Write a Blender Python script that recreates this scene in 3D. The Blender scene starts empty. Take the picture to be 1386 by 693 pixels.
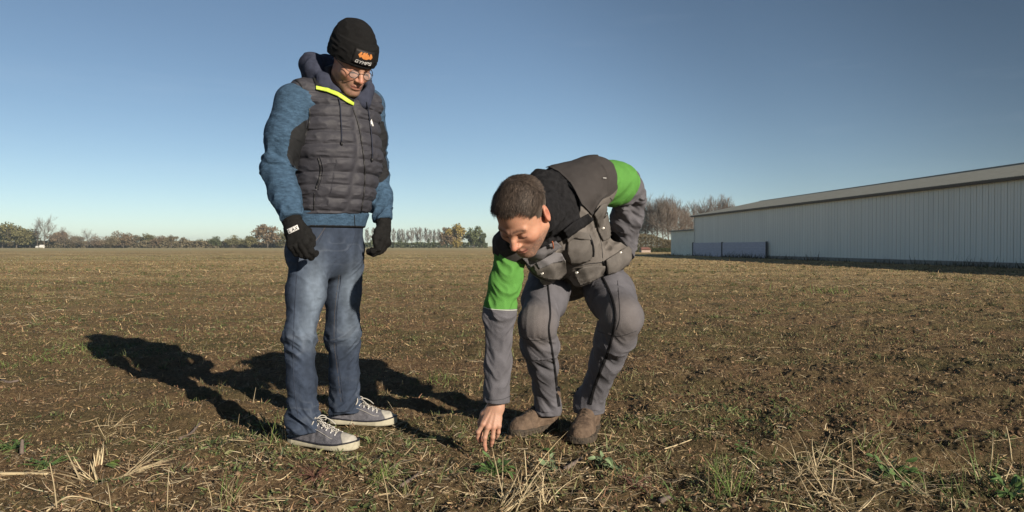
import bpy, bmesh, math, random
import numpy as np
from mathutils import Vector, Matrix

random.seed(7)
RS = np.random.RandomState(11)
scene = bpy.context.scene
COL = scene.collection
R = math.radians

# ------------------------------------------------------------------ camera
CAM_H = 0.83
F = 1000.0            # focal length in photo pixels (photo 1386 wide)
HOR = 333.0           # horizon row of the photo
cam_d = bpy.data.cameras.new("camera")
cam = bpy.data.objects.new("camera", cam_d)
COL.objects.link(cam)
cam_d.sensor_width = 36.0
cam_d.lens = 36.0 * F / 1386.0
cam_d.clip_start = 0.05
cam_d.clip_end = 20000
cam.location = (0, 0, CAM_H)
cam.rotation_euler = (R(90) - math.atan((346.5 - HOR) / F), 0, 0)
scene.camera = cam

def W(px, py, d):
    """photo pixel at depth d -> world point"""
    return np.array([(px - 693.0) / F * d, d, CAM_H + (HOR - py) / F * d])

# ------------------------------------------------------------------ world, sun
SUN_EL = R(19.5)
SUN_V = Vector((0.646, -0.763, 0)).normalized()      # horizontal direction towards the sun
world = bpy.data.worlds.new("World")
scene.world = world
world.use_nodes = True
nt = world.node_tree
bg = nt.nodes["Background"]
sky = nt.nodes.new("ShaderNodeTexSky")
sky.sky_type = 'NISHITA'
sky.sun_disc = False
sky.sun_elevation = SUN_EL
sky.sun_rotation = math.atan2(SUN_V.x, SUN_V.y)
sky.altitude = 0
sky.air_density = 0.62
sky.dust_density = 0.05
sky.ozone_density = 2.0
gain = nt.nodes.new("ShaderNodeMix"); gain.data_type = 'RGBA'; gain.blend_type = 'MULTIPLY'; gain.inputs[0].default_value = 1
# polarised sky: darkest a quarter turn away from the sun, lightest opposite it; warm-shifted camera white balance
_as = Vector((-SUN_V.x * math.cos(SUN_EL), -SUN_V.y * math.cos(SUN_EL), -math.sin(SUN_EL)))
_tc = nt.nodes.new("ShaderNodeTexCoord"); _dp = nt.nodes.new("ShaderNodeVectorMath"); _dp.operation = 'DOT_PRODUCT'
nt.links.new(_tc.outputs["Generated"], _dp.inputs[0]); _dp.inputs[1].default_value = _as
_rp = nt.nodes.new("ShaderNodeValToRGB"); nt.links.new(_dp.outputs["Value"], _rp.inputs[0]); _rp.color_ramp.interpolation = 'EASE'
WBC = (.53, .50, .435)
def _c(k): return (WBC[0] * k, WBC[1] * k, WBC[2] * k, 1)
_e = _rp.color_ramp.elements
_e[0].position, _e[0].color = 0.0, _c(1.12); _e[1].position, _e[1].color = 1.0, _c(1.9)
for _p, _k in ((.15, 1.22), (.40, 1.72), (.62, 2.2 / 1.0), (.80, 2.0)): _q = _e.new(_p); _q.color = _c(_k)
nt.links.new(_rp.outputs[0], gain.inputs[7])
nt.links.new(sky.outputs[0], gain.inputs[6])
# polarised sky: darkest a quarter turn away from the sun, lightest opposite it; warm-shifted camera white balance
_as = Vector((-SUN_V.x * math.cos(SUN_EL), -SUN_V.y * math.cos(SUN_EL), -math.sin(SUN_EL)))
_tc = nt.nodes.new("ShaderNodeTexCoord"); _dp = nt.nodes.new("ShaderNodeVectorMath"); _dp.operation = 'DOT_PRODUCT'
nt.links.new(_tc.outputs["Generated"], _dp.inputs[0]); _dp.inputs[1].default_value = _as
_rp = nt.nodes.new("ShaderNodeValToRGB"); nt.links.new(_dp.outputs["Value"], _rp.inputs[0]); _rp.color_ramp.interpolation = 'EASE'
WBC = (.53, .50, .435)
def _c(k): return (WBC[0] * k, WBC[1] * k, WBC[2] * k, 1)
_e = _rp.color_ramp.elements
_e[0].position, _e[0].color = 0.0, _c(1.12); _e[1].position, _e[1].color = 1.0, _c(1.9)
for _p, _k in ((.15, 1.22), (.40, 1.72), (.62, 2.2 / 1.0), (.80, 2.0)): _q = _e.new(_p); _q.color = _c(_k)
nt.links.new(_rp.outputs[0], gain.inputs[7])
nt.links.new(sky.outputs[0], gain.inputs[6])
# a few very thin high cirrus streaks
_mp = nt.nodes.new("ShaderNodeMapping"); _mp.inputs["Scale"].default_value = (1.6, 1.6, 14); _mp.inputs["Rotation"].default_value = (R(6), R(-9), 0)
_nz = nt.nodes.new("ShaderNodeTexNoise"); _nz.inputs["Scale"].default_value = 1.7; _nz.inputs["Detail"].default_value = 7; _nz.inputs["Roughness"].default_value = .6
_mr = nt.nodes.new("ShaderNodeMapRange"); _mr.inputs[1].default_value = .56; _mr.inputs[2].default_value = .80; _mr.inputs[4].default_value = .05
_ci = nt.nodes.new("ShaderNodeMix"); _ci.data_type = 'RGBA'; _ci.inputs[7].default_value = (7.5, 8.2, 9.0, 1)
nt.links.new(_tc.outputs["Generated"], _mp.inputs[0]); nt.links.new(_mp.outputs[0], _nz.inputs["Vector"]); nt.links.new(_nz.outputs["Fac"], _mr.inputs[0])
nt.links.new(_mr.outputs[0], _ci.inputs[0]); nt.links.new(gain.outputs[2], _ci.inputs[6]); nt.links.new(_ci.outputs[2], bg.inputs[0])
bg.inputs[1].default_value = 0.075

sun_d = bpy.data.lights.new("sun", 'SUN')
sun = bpy.data.objects.new("sun", sun_d)
COL.objects.link(sun)
sun_d.energy = 4.3
sun_d.angle = R(0.5)
sun_d.color = (1.0, 0.88, 0.73)
sv = Vector((SUN_V.x * math.cos(SUN_EL), SUN_V.y * math.cos(SUN_EL), math.sin(SUN_EL)))
sun.rotation_euler = sv.to_track_quat('Z', 'Y').to_euler()
sun.location = (20, -20, 20)

scene.view_settings.view_transform = 'Standard'
scene.view_settings.look = 'None'
scene.view_settings.gamma = 1
scene.view_settings.use_curve_mapping = False
scene.view_settings.exposure = 0.52
scene.render.engine = 'CYCLES'
scene.cycles.use_denoising = True
scene.cycles.max_bounces = 6

# ------------------------------------------------------------------ noise helpers (numpy)
def _hash(ix, iy, iz, seed):
    h = (ix.astype(np.int64) * 374761393 + iy.astype(np.int64) * 668265263 + iz.astype(np.int64) * 2147483647 + seed * 1274126177) & 0xffffffff
    h = ((h ^ (h >> 13)) * 1274126177) & 0xffffffff
    h = (h ^ (h >> 16)) & 0xffffffff
    return (h & 0xffff).astype(np.float32) / 65535.0

def vnoise(P, scale, seed=0):
    """value noise in -1..1; P (n,2|3)"""
    Q = P * scale
    if Q.shape[1] == 2:
        I = np.floor(Q).astype(np.int64); f = (Q - I).astype(np.float32)
        f = f * f * (3 - 2 * f)
        z = np.zeros(len(Q), np.int64)
        def h(a, b): return _hash(I[:, 0] + a, I[:, 1] + b, z, seed)
        x0 = h(0, 0) * (1 - f[:, 0]) + h(1, 0) * f[:, 0]
        x1 = h(0, 1) * (1 - f[:, 0]) + h(1, 1) * f[:, 0]
        return (x0 * (1 - f[:, 1]) + x1 * f[:, 1]) * 2 - 1
    I = np.floor(Q).astype(np.int64); f = (Q - I).astype(np.float32)
    f = f * f * (3 - 2 * f)
    def h(a, b, c): return _hash(I[:, 0] + a, I[:, 1] + b, I[:, 2] + c, seed)
    fx, fy, fz = f[:, 0], f[:, 1], f[:, 2]
    a = (h(0, 0, 0) * (1 - fx) + h(1, 0, 0) * fx) * (1 - fy) + (h(0, 1, 0) * (1 - fx) + h(1, 1, 0) * fx) * fy
    b = (h(0, 0, 1) * (1 - fx) + h(1, 0, 1) * fx) * (1 - fy) + (h(0, 1, 1) * (1 - fx) + h(1, 1, 1) * fx) * fy
    return (a * (1 - fz) + b * fz) * 2 - 1

# ------------------------------------------------------------------ scene helpers
def tag(o, label=None, cat=None, group=None, kind=None):
    if label: o['label'] = label
    if cat: o['category'] = cat
    if group: o['group'] = group
    if kind: o['kind'] = kind
    return o

def empty(name, loc, label=None, cat=None, group=None):
    o = bpy.data.objects.new(name, None)
    o.empty_display_size = 0.1
    COL.objects.link(o)
    o.location = [float(c) for c in loc]
    return tag(o, label, cat, group)

def mesh_obj(name, V, faces, mats, parent=None, smooth=False, mat_idx=None, colors=None):
    """V world coordinates. faces: (n,3|4) int array or list of lists."""
    me = bpy.data.meshes.new(name)
    V = np.asarray(V, np.float64)
    off = np.zeros(3)
    if parent is not None:
        p = parent
        while p is not None:
            off += np.array(p.location); p = p.parent
    V = V - off
    if isinstance(faces, np.ndarray):
        n, k = faces.shape
        me.vertices.add(len(V)); me.vertices.foreach_set("co", V.astype(np.float32).ravel())
        me.loops.add(n * k); me.loops.foreach_set("vertex_index", faces.astype(np.int32).ravel())
        me.polygons.add(n)
        me.polygons.foreach_set("loop_start", np.arange(0, n * k, k, dtype=np.int32))
        me.polygons.foreach_set("loop_total", np.full(n, k, np.int32))
        me.update(calc_edges=True)
    else:
        me.from_pydata([tuple(v) for v in V], [], faces)
    if not isinstance(mats, (list, tuple)): mats = [mats]
    for m in mats: me.materials.append(m)
    if mat_idx is not None:
        me.polygons.foreach_set("material_index", np.asarray(mat_idx, np.int32))
    if smooth:
        me.polygons.foreach_set("use_smooth", np.ones(len(me.polygons), bool))
    if colors is not None:
        ca = me.color_attributes.new("pigment", 'FLOAT_COLOR', 'POINT')
        c = np.ones((len(V), 4), np.float32); c[:, :3] = colors
        ca.data.foreach_set("color", c.ravel())
    me.validate()
    o = bpy.data.objects.new(name, me)
    COL.objects.link(o)
    if parent is not None: o.parent = parent
    return o

def new_mat(name):
    m = bpy.data.materials.new(name); m.use_nodes = True
    n = m.node_tree.nodes; b = n["Principled BSDF"]
    return m, m.node_tree, b

def mat(name, col, rough=0.85, noise=0.0, nscale=20.0, bump=0.0, bscale=200.0, spec=0.3, col2=None, attr=False, stretch=None, metal=0.0, sheen=0.0, coat=0.0, sss=0.0):
    m, t, b = new_mat(name)
    L = t.links.new
    b.inputs["Roughness"].default_value = rough
    b.inputs["Specular IOR Level"].default_value = spec
    b.inputs["Metallic"].default_value = metal
    if sheen: b.inputs["Sheen Weight"].default_value = sheen
    if sss:
        b.inputs["Subsurface Weight"].default_value = sss
        b.inputs["Subsurface Radius"].default_value = (0.012, 0.004, 0.002)
        b.inputs["Subsurface Scale"].default_value = 1.0
    tc = t.nodes.new("ShaderNodeTexCoord")
    vec = tc.outputs["Object"]
    if stretch:
        mp = t.nodes.new("ShaderNodeMapping"); mp.inputs["Scale"].default_value = stretch
        L(vec, mp.inputs[0]); vec = mp.outputs[0]
    src = None
    if attr:
        at = t.nodes.new("ShaderNodeAttribute"); at.attribute_name = "pigment"
        src = at.outputs["Color"]
    if noise > 0 or col2 is not None:
        nz = t.nodes.new("ShaderNodeTexNoise"); nz.inputs["Scale"].default_value = nscale
        nz.inputs["Detail"].default_value = 6; nz.inputs["Roughness"].default_value = 0.65
        L(vec, nz.inputs["Vector"])
        mr = t.nodes.new("ShaderNodeMapRange"); mr.inputs[1].default_value = 0.3; mr.inputs[2].default_value = 0.7
        L(nz.outputs["Fac"], mr.inputs[0])
        mx = t.nodes.new("ShaderNodeMix"); mx.data_type = 'RGBA'
        L(mr.outputs[0], mx.inputs[0])
        if attr:
            mx2 = t.nodes.new("ShaderNodeMix"); mx2.data_type = 'RGBA'; mx2.blend_type = 'MULTIPLY'
            mx2.inputs[0].default_value = 1.0
            mx.inputs[6].default_value = (1 - noise, 1 - noise, 1 - noise, 1)
            mx.inputs[7].default_value = (1 + noise, 1 + noise, 1 + noise, 1)
            L(src, mx2.inputs[6]); L(mx.outputs[2], mx2.inputs[7])
            src = mx2.outputs[2]
        else:
            if col2 is None:
                a = [c * (1 - noise) for c in col]; c2 = [min(1, c * (1 + noise)) for c in col]
            else:
                a, c2 = col, col2
            mx.inputs[6].default_value = (*a, 1); mx.inputs[7].default_value = (*c2, 1)
            src = mx.outputs[2]
    if src is not None: L(src, b.inputs["Base Color"])
    else: b.inputs["Base Color"].default_value = (*col, 1)
    if bump > 0:
        nb = t.nodes.new("ShaderNodeTexNoise"); nb.inputs["Scale"].default_value = bscale; nb.inputs["Detail"].default_value = 4
        L(vec, nb.inputs["Vector"])
        bp = t.nodes.new("ShaderNodeBump"); bp.inputs["Strength"].default_value = bump; bp.inputs["Distance"].default_value = 0.01
        L(nb.outputs["Fac"], bp.inputs["Height"]); L(bp.outputs[0], b.inputs["Normal"])
    return m

def tube_mesh(pts, radii, n=6, cap=True, flat=1.0, up=None):
    """returns V, F(quads list) of a tube along pts"""
    pts = np.asarray(pts, float); m = len(pts)
    radii = np.broadcast_to(np.asarray(radii, float), (m,))
    T = np.gradient(pts, axis=0); T /= np.linalg.norm(T, axis=1)[:, None] + 1e-12
    u = np.array([0, 0, 1.0]) if up is None else np.asarray(up, float)
    if up is None and abs(T[0][2]) > 0.9: u = np.array([1.0, 0, 0])
    V = []; 
    for i in range(m):
        a = np.cross(T[i], u); a /= np.linalg.norm(a) + 1e-12
        b = np.cross(a, T[i])
        if up is None: u = b
        for k in range(n):
            th = 2 * math.pi * k / n
            V.append(pts[i] + radii[i] * (math.cos(th) * a + flat * math.sin(th) * b))
    Fc = []
    for i in range(m - 1):
        for k in range(n):
            k2 = (k + 1) % n
            Fc.append([i * n + k, i * n + k2, (i + 1) * n + k2, (i + 1) * n + k])
    if cap:
        Fc.append(list(range(n - 1, -1, -1))); Fc.append([(m - 1) * n + k for k in range(n)])
    return V, Fc

class MB:
    def __init__(s): s.V = []; s.F = []; s.M = []
    def add(s, V, Fc, m=0):
        o = len(s.V); s.V.extend([np.asarray(v, float) for v in V])
        s.F.extend([[i + o for i in f] for f in Fc]); s.M.extend([m] * len(Fc)); return s
    def tube(s, pts, radii, n=6, m=0, **k):
        V, Fc = tube_mesh(pts, radii, n, **k); return s.add(V, Fc, m)
    def box(s, c, size, rot=None, m=0):
        c = np.asarray(c, float); h = np.asarray(size, float) / 2
        V = [np.array([x, y, z]) * h for x in (-1, 1) for y in (-1, 1) for z in (-1, 1)]
        if rot is not None: V = [rot @ v for v in V]
        return s.add([c + v for v in V], [[0, 1, 3, 2], [4, 6, 7, 5], [0, 4, 5, 1], [2, 3, 7, 6], [0, 2, 6, 4], [1, 5, 7, 3]], m)
    def obj(s, name, mats, parent=None, smooth=False):
        return mesh_obj(name, np.array(s.V), s.F, mats, parent, smooth, s.M)
# ================================================================== ground
HOLES = [(W(1080, 612, 2.98), .20, .07, .06), (W(1290, 625, 2.85), .25, .08, .07), (W(900, 640, 2.7), .16, .05, .035),
         (W(140, 640, 2.7), .12, .05, .03), (W(1180, 560, 3.6), .3, .08, .04), (W(950, 460, 6.5), .5, .15, .04), (W(1300, 440, 7.7), .6, .2, .05)]
def ground_h(P):
    """height of the soil at P (n,2), metres"""
    x = P[:, 0]; y = P[:, 1]
    r = np.hypot(x, y)
    h = 0.018 * vnoise(P, 0.9, 1) + 0.016 * vnoise(P * np.array([.5, 1.]), 2.6, 2)
    n3 = vnoise(P, 7.0, 3); h += 0.022 * n3
    m = 0.5 + 0.5 * vnoise(P, 1.3, 9)
    n4 = vnoise(P, 17.0, 4); h += 0.019 * (1 - np.abs(n4)) * m
    n5 = vnoise(P, 41.0, 5); h += 0.0085 * (1 - np.abs(n5)) * np.clip(1.6 - r / 12, 0, 1)
    n6 = vnoise(P, 90.0, 6); h += 0.0026 * n6 * np.clip(1.5 - r / 7, 0, 1)
    for c, sx, sy, dp in HOLES:
        h -= dp * np.exp(-((x - c[0]) / sx) ** 2 - ((y - c[1]) / sy) ** 2)
    # flatten gently under the four shoes
    h -= 0.02
    h *= np.clip(3.0 - r / 60, 0.0, 1)
    return h

def gh(x, y): return float(ground_h(np.array([[x, y]]))[0])

_th = np.concatenate([np.linspace(-math.pi, -0.80, 60)[:-1], np.linspace(-0.80, 0.80, 1300), np.linspace(0.80, math.pi, 60)[1:]])
_r = [0.35]
while _r[-1] < 2400:
    r = _r[-1]
    k = 0.02 if r < 1.7 else (0.0038 if r < 7 else 0.0038 + 0.012 * min(1, (r - 7) / 30) + (0.06 if r > 100 else 0))
    _r.append(r * (1 + k))
_r = np.array(_r)
TH, RR = np.meshgrid(_th, _r)
GX = (RR * np.sin(TH)).ravel(); GY = (RR * np.cos(TH)).ravel()
GP = np.stack([GX, GY], 1)
GZ = ground_h(GP)
nr, nth = RR.shape
ii, jj = np.meshgrid(np.arange(nr - 1), np.arange(nth - 1), indexing='ij')
a = (ii * nth + jj).ravel()
GF = np.stack([a, a + nth, a + nth + 1, a + 1], 1)[:, ::-1].copy()

gm, t, b = new_mat("soil")
L = t.links.new
b.inputs["Roughness"].default_value = 0.95; b.inputs["Specular IOR Level"].default_value = 0.15
tc = t.nodes.new("ShaderNodeTexCoord")
def nz(scale, detail=6, rough=.6, vec=None):
    n = t.nodes.new("ShaderNodeTexNoise"); n.inputs["Scale"].default_value = scale
    n.inputs["Detail"].default_value = detail; n.inputs["Roughness"].default_value = rough
    L(vec if vec is not None else tc.outputs["Object"], n.inputs["Vector"]); return n.outputs["Fac"]
def ramp(fac, stops):
    r = t.nodes.new("ShaderNodeValToRGB"); L(fac, r.inputs[0])
    e = r.color_ramp.elements
    e[0].position, e[0].color = stops[0][0], (*stops[0][1], 1)
    e[1].position, e[1].color = stops[-1][0], (*stops[-1][1], 1)
    for p_, c_ in stops[1:-1]:
        q = e.new(p_); q.color = (*c_, 1)
    return r.outputs[0]
def mix(f, a_, b_, mode='MIX'):
    m = t.nodes.new("ShaderNodeMix"); m.data_type = 'RGBA'; m.blend_type = mode
    if isinstance(f, float): m.inputs[0].default_value = f
    else: L(f, m.inputs[0])
    for s_, i_ in ((a_, 6), (b_, 7)):
        if isinstance(s_, tuple): m.inputs[i_].default_value = (*s_, 1)
        else: L(s_, m.inputs[i_])
    return m.outputs[2]
soil = ramp(nz(38, 8, .7), [(0.3, (.095, .062, .038)), (0.5, (.225, .150, .084)), (0.72, (.38, .27, .155))])
mpn = t.nodes.new("ShaderNodeMapping"); mpn.inputs["Scale"].default_value = (0.20, 1.0, 1)
L(tc.outputs["Object"], mpn.inputs[0])
patch = ramp(nz(1.1, 5, .65, mpn.outputs[0]), [(0.42, (0, 0, 0)), (0.62, (1, 1, 1))])
green = ramp(nz(60, 6, .7), [(0.35, (.09, .078, .038)), (0.7, (.22, .19, .09))])
c1 = mix(patch, soil, green)
straw = ramp(nz(120, 3, .8), [(0.60, (0, 0, 0)), (0.68, (1, 1, 1))])
c2 = mix(straw, c1, (.30, .23, .13))
# farther out the stubble and weeds close up into an olive brown cover
ln = t.nodes.new("ShaderNodeVectorMath"); ln.operation = 'LENGTH'; L(tc.outputs["Object"], ln.inputs[0])
mr = t.nodes.new("ShaderNodeMapRange"); mr.inputs[1].default_value = 6; mr.inputs[2].default_value = 34
L(ln.outputs["Value"], mr.inputs[0])
mpf = t.nodes.new("ShaderNodeMapping"); mpf.inputs["Scale"].default_value = (0.12, 1.0, 1)
L(tc.outputs["Object"], mpf.inputs[0])
far_g = ramp(nz(.35, 12, .78, mpf.outputs[0]), [(0.38, (.26, .20, .10)), (0.5, (.50, .39, .205)), (0.62, (.78, .62, .34))])
far_f = ramp(nz(3.2, 8, .8, mpf.outputs[0]), [(0.35, (.55, .55, .5)), (0.65, (1.35, 1.3, 1.25))])
far_c = mix(1.0, far_g, far_f, 'MULTIPLY')
mr2 = t.nodes.new("ShaderNodeMapRange"); mr2.inputs[1].default_value = 0; mr2.inputs[2].default_value = 1
mr2.inputs[4].default_value = 0.8
L(mr.outputs[0], mr2.inputs[0])
c3 = mix(mr2.outputs[0], c2, far_c)
# greener strip at the far edge of the field
mr3 = t.nodes.new("ShaderNodeMapRange"); mr3.inputs[1].default_value = 120; mr3.inputs[2].default_value = 190
L(ln.outputs["Value"], mr3.inputs[0])
c4 = mix(mr3.outputs[0], c3, (.42, .36, .19))
L(c4, b.inputs["Base Color"])
bp = t.nodes.new("ShaderNodeBump"); bp.inputs["Strength"].default_value = 0.9; bp.inputs["Distance"].default_value = 0.012
L(nz(150, 6, .7), bp.inputs["Height"])
bp2 = t.nodes.new("ShaderNodeBump"); bp2.inputs["Strength"].default_value = 0.8; bp2.inputs["Distance"].default_value = 0.10
L(nz(9, 9, .75), bp2.inputs["Height"]); L(bp.outputs[0], bp2.inputs["Normal"])
L(bp2.outputs[0], b.inputs["Normal"])
ground = mesh_obj("ground", np.stack([GX, GY, GZ], 1), GF, gm, None, True)
tag(ground, "brown harvested field with stubble and sprouting weeds reaching the horizon", "ground", kind="structure")

# ------------------------------------------------------------------ ground litter (uncountable)
def scatter_pts(n, r0, r1, half=0.78, power=1.0, seed=0):
    rs = np.random.RandomState(seed)
    th = rs.uniform(-half, half, n)
    u = rs.uniform(0, 1, n)
    if power == 0: rr = r0 * (r1 / r0) ** u          # density ~ 1/r^2
    else:
        a0, a1 = r0 ** power, r1 ** power            # density ~ r^(power-2)
        rr = (a0 + (a1 - a0) * u) ** (1 / power)
    return np.stack([rr * np.sin(th), rr * np.cos(th)], 1), rr, rs

def pick(rs, n, cols):
    cols = np.array(cols); c = cols[rs.randint(0, len(cols), n)]
    return c * rs.uniform(0.65, 1.3, (n, 1))

def ribbons(name, P, rs, length, width, lift, tilt, cols, segs=2, bend=0.3, label="", cat="", base_in=0.004, mat_=None, heading=None, taper=1.0):
    """flat bent strips; tilt = elevation angle of each strip"""
    n = len(P)
    az = rs.uniform(0, 2 * math.pi, n) if heading is None else heading
    z0 = ground_h(P) - base_in + lift
    d = np.stack([np.cos(az) * np.cos(tilt), np.sin(az) * np.cos(tilt), np.sin(tilt)], 1)
    side = np.stack([-np.sin(az), np.cos(az), np.zeros(n)], 1)
    roll = rs.uniform(-1, 1, n)[:, None]
    upv = np.cross(d, side)
    side = side * np.cos(roll) + upv * np.sin(roll)
    bd = rs.uniform(-1, 1, (n, 3)) * bend; bd[:, 2] -= bend * .5
    V = []
    for k in range(segs + 1):
        s_ = k / segs
        c = np.concatenate([P, z0[:, None]], 1) + (d * s_ + bd * s_ * s_ * .5) * length[:, None]
        w = width * (1 - (s_ ** 1.5) * taper * .85)
        V.append(c - side * w[:, None] / 2); V.append(c + side * w[:, None] / 2)
    V = np.stack(V, 1)            # n, 2*(segs+1), 3
    m = 2 * (segs + 1)
    Fc = []
    base = np.arange(n)[:, None] * m
    for k in range(segs):
        Fc.append(base + np.array([[2 * k, 2 * k + 1, 2 * k + 3, 2 * k + 2]]))
    Fc = np.concatenate(Fc, 0)
    C = np.repeat(cols[:, None, :], m, 1)
    o = mesh_obj(name, V.reshape(-1, 3), Fc, mat_, None, False, None, C.reshape(-1, 3))
    if label: tag(o, label, cat, kind="stuff")
    return o

litter_m = mat("dry_litter", (1, 1, 1), 0.9, 0.25, 60, attr=True, spec=.15)
straw_m = mat("straw", (1, 1, 1), 0.6, 0.2, 40, attr=True, spec=.3)
leaf_m = mat("green_leaf", (1, 1, 1), 0.6, 0.2, 50, attr=True, spec=.3)
for _m in (leaf_m, straw_m):
    _b = _m.node_tree.nodes["Principled BSDF"]
    _b.inputs["Transmission Weight"].default_value = 0.0

BROWNS = [(.24, .16, .09), (.31, .20, .105), (.15, .10, .06), (.40, .28, .155), (.27, .15, .095), (.46, .34, .19)]
STRAWS = [(.55, .44, .27), (.46, .36, .21), (.66, .56, .38), (.38, .29, .18), (.34, .28, .20)]
GREENS = [(.155, .17, .07), (.21, .205, .09), (.11, .14, .055), (.27, .24, .12), (.17, .20, .08)]

# crumbs of soil: small faceted lumps
P, rr, rs = scatter_pts(22000, 1.75, 14, power=0.6, seed=1)
n = len(P); sz = rs.gamma(1.8, .0018, n) + .002; sz = np.minimum(sz, .02) * np.sqrt(np.maximum(rr / 4, 1))
oct_v = np.array([[1, 0, 0], [-1, 0, 0], [0, 1, 0], [0, -1, 0], [0, 0, 1], [0, 0, -1]], float)
oct_f = np.array([[0, 2, 4], [2, 1, 4], [1, 3, 4], [3, 0, 4], [2, 0, 5], [1, 2, 5], [3, 1, 5], [0, 3, 5]])
VV = oct_v[None] * sz[:, None, None] * rs.uniform(.5, 1.4, (n, 6, 1)) * np.array([1, 1, .75])
az = rs.uniform(0, 6.28, n); ca, sa = np.cos(az)[:, None], np.sin(az)[:, None]
VV = np.stack([VV[..., 0] * ca - VV[..., 1] * sa, VV[..., 0] * sa + VV[..., 1] * ca, VV[..., 2]], -1)
VV += np.concatenate([P, (ground_h(P) + sz * .25)[:, None]], 1)[:, None, :]
FF = (oct_f[None] + (np.arange(n) * 6)[:, None, None]).reshape(-1, 3)
CC = np.repeat(pick(rs, n, [(.16, .105, .065), (.21, .14, .085), (.12, .08, .05), (.26, .18, .115)])[:, None], 6, 1).reshape(-1, 3)
tag(mesh_obj("soil_crumbs", VV.reshape(-1, 3), FF, litter_m, None, False, None, CC), "loose crumbs of brown soil strewn over the field", "soil", kind="stuff")

# brown dead flakes and stalk bits
P, rr, rs = scatter_pts(230000, 1.75, 45, power=0.5, seed=2)
n = len(P); k = np.maximum(rr / 4.5, 1) ** .6
ribbons("plant_litter", P, rs, rs.gamma(2, .008, n).clip(.006, .06) * k, rs.uniform(.0015, .007, n) * k, rs.uniform(0, .006, n) * k, rs.normal(.15, .5, n).clip(-.4, 1.3), pick(rs, n, BROWNS),
        label="brown dead plant litter covering the field", cat="plant litter", mat_=litter_m, bend=.5)
# finer curled bits close to the camera
P, rr, rs = scatter_pts(190000, 1.75, 8, power=0.9, seed=12)
n = len(P)
ribbons("plant_litter", P, rs, rs.gamma(2.2, .0048, n).clip(.004, .035), rs.uniform(.0010, .0042, n), rs.uniform(0, .005, n), rs.normal(.25, .6, n).clip(-.4, 1.4), pick(rs, n, BROWNS + [(.20, .17, .07), (.42, .33, .20)]),
        label="fine curled brown litter lying over the near soil", cat="plant litter", mat_=litter_m, bend=1.0)
# straw
P, rr, rs = scatter_pts(230000, 1.75, 75, power=0.6, seed=3)
dens = (0.5 + 0.32 * vnoise(P * np.array([.22, 1.3]), 1.5, 21) + .28 * vnoise(P * np.array([.5, 1.]), 4.0, 22)).clip(0, 1.1); keep = rs.uniform(0, 1, len(P)) < .05 + 1.0 * dens ** 3; P, rr = P[keep], rr[keep]
n = len(P); k = np.maximum(rr / 5, 1) ** .55
ribbons("scattered_straw", P, rs, (rs.gamma(1.5, .013, n) + .010).clip(.01, .14) * k, rs.uniform(.0009, .0026, n) * k, .003 + rs.uniform(0, .008, n), rs.normal(.08, .22, n).clip(-.1, 1.2), pick(rs, n, STRAWS),
        label="pale dry straw pieces lying across the field", cat="straw", mat_=straw_m, bend=.7, taper=.6, segs=3)
# green sprouts / tiny leaves
P, rr, rs = scatter_pts(380000, 1.75, 70, power=0.5, seed=4)
Q = P * np.array([0.35, 1.0])
dens = 0.5 + 0.5 * (vnoise(Q, 1.5, 31) * .7 + vnoise(P, 6.5, 32) * .6)
keep = rs.uniform(0, 1, len(P)) < np.clip((dens - .27) * 1.9, .07, 1) ** 1.7; P, rr = P[keep], rr[keep]
n = len(P); k = np.maximum(rr / 4.5, 1) ** .6
ribbons("weed_cover", P, rs, rs.gamma(3, .0055, n).clip(.006, .05) * k, rs.uniform(.002, .006, n) * k, rs.uniform(0, .01, n), rs.uniform(-.1, 1.2, n), pick(rs, n, GREENS + [(.14, .11, .045)]),
        label="low green weeds and moss sprouting over the soil", cat="weeds", mat_=leaf_m, bend=.7)
# grass blades
P, rr, rs = scatter_pts(9000, 1.75, 30, power=0.6, seed=5)
dens = 0.5 + 0.5 * vnoise(P, 2.4, 41); keep = rs.uniform(0, 1, len(P)) < dens ** 3; P, rr = P[keep], rr[keep]
P = np.repeat(P, 5, 0) + rs.normal(0, .012, (len(P) * 5, 2)); rr = np.repeat(rr, 5)
n = len(P)
ribbons("grass_blades", P, rs, rs.gamma(4, .013, n).clip(.02, .13), rs.uniform(.0018, .004, n), rs.uniform(0, .003, n), rs.uniform(.7, 1.5, n), pick(rs, n, GREENS + [(.18, .17, .07)]), segs=3,
        label="thin green grass blades sprouting through the stubble", cat="grass", mat_=leaf_m, bend=.6)
# upright stubble stalks, thin and dry, in loose drill rows
P, rr, rs = scatter_pts(9000, 1.9, 50, power=0.8, seed=6)
n = len(P)
k = np.maximum(rr / 8, 1) ** .5
ribbons("stubble", P, rs, rs.gamma(3, .012, n).clip(.015, .13), rs.uniform(.0010, .0028, n) * k, rs.uniform(0, .003, n), rs.normal(.9, .4, n).clip(.2, 1.55), pick(rs, n, STRAWS + [(.20, .16, .12)]), segs=3,
        label="short dry stubble stalks standing in the field", cat="stubble", mat_=straw_m, bend=.6, taper=.5)

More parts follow.
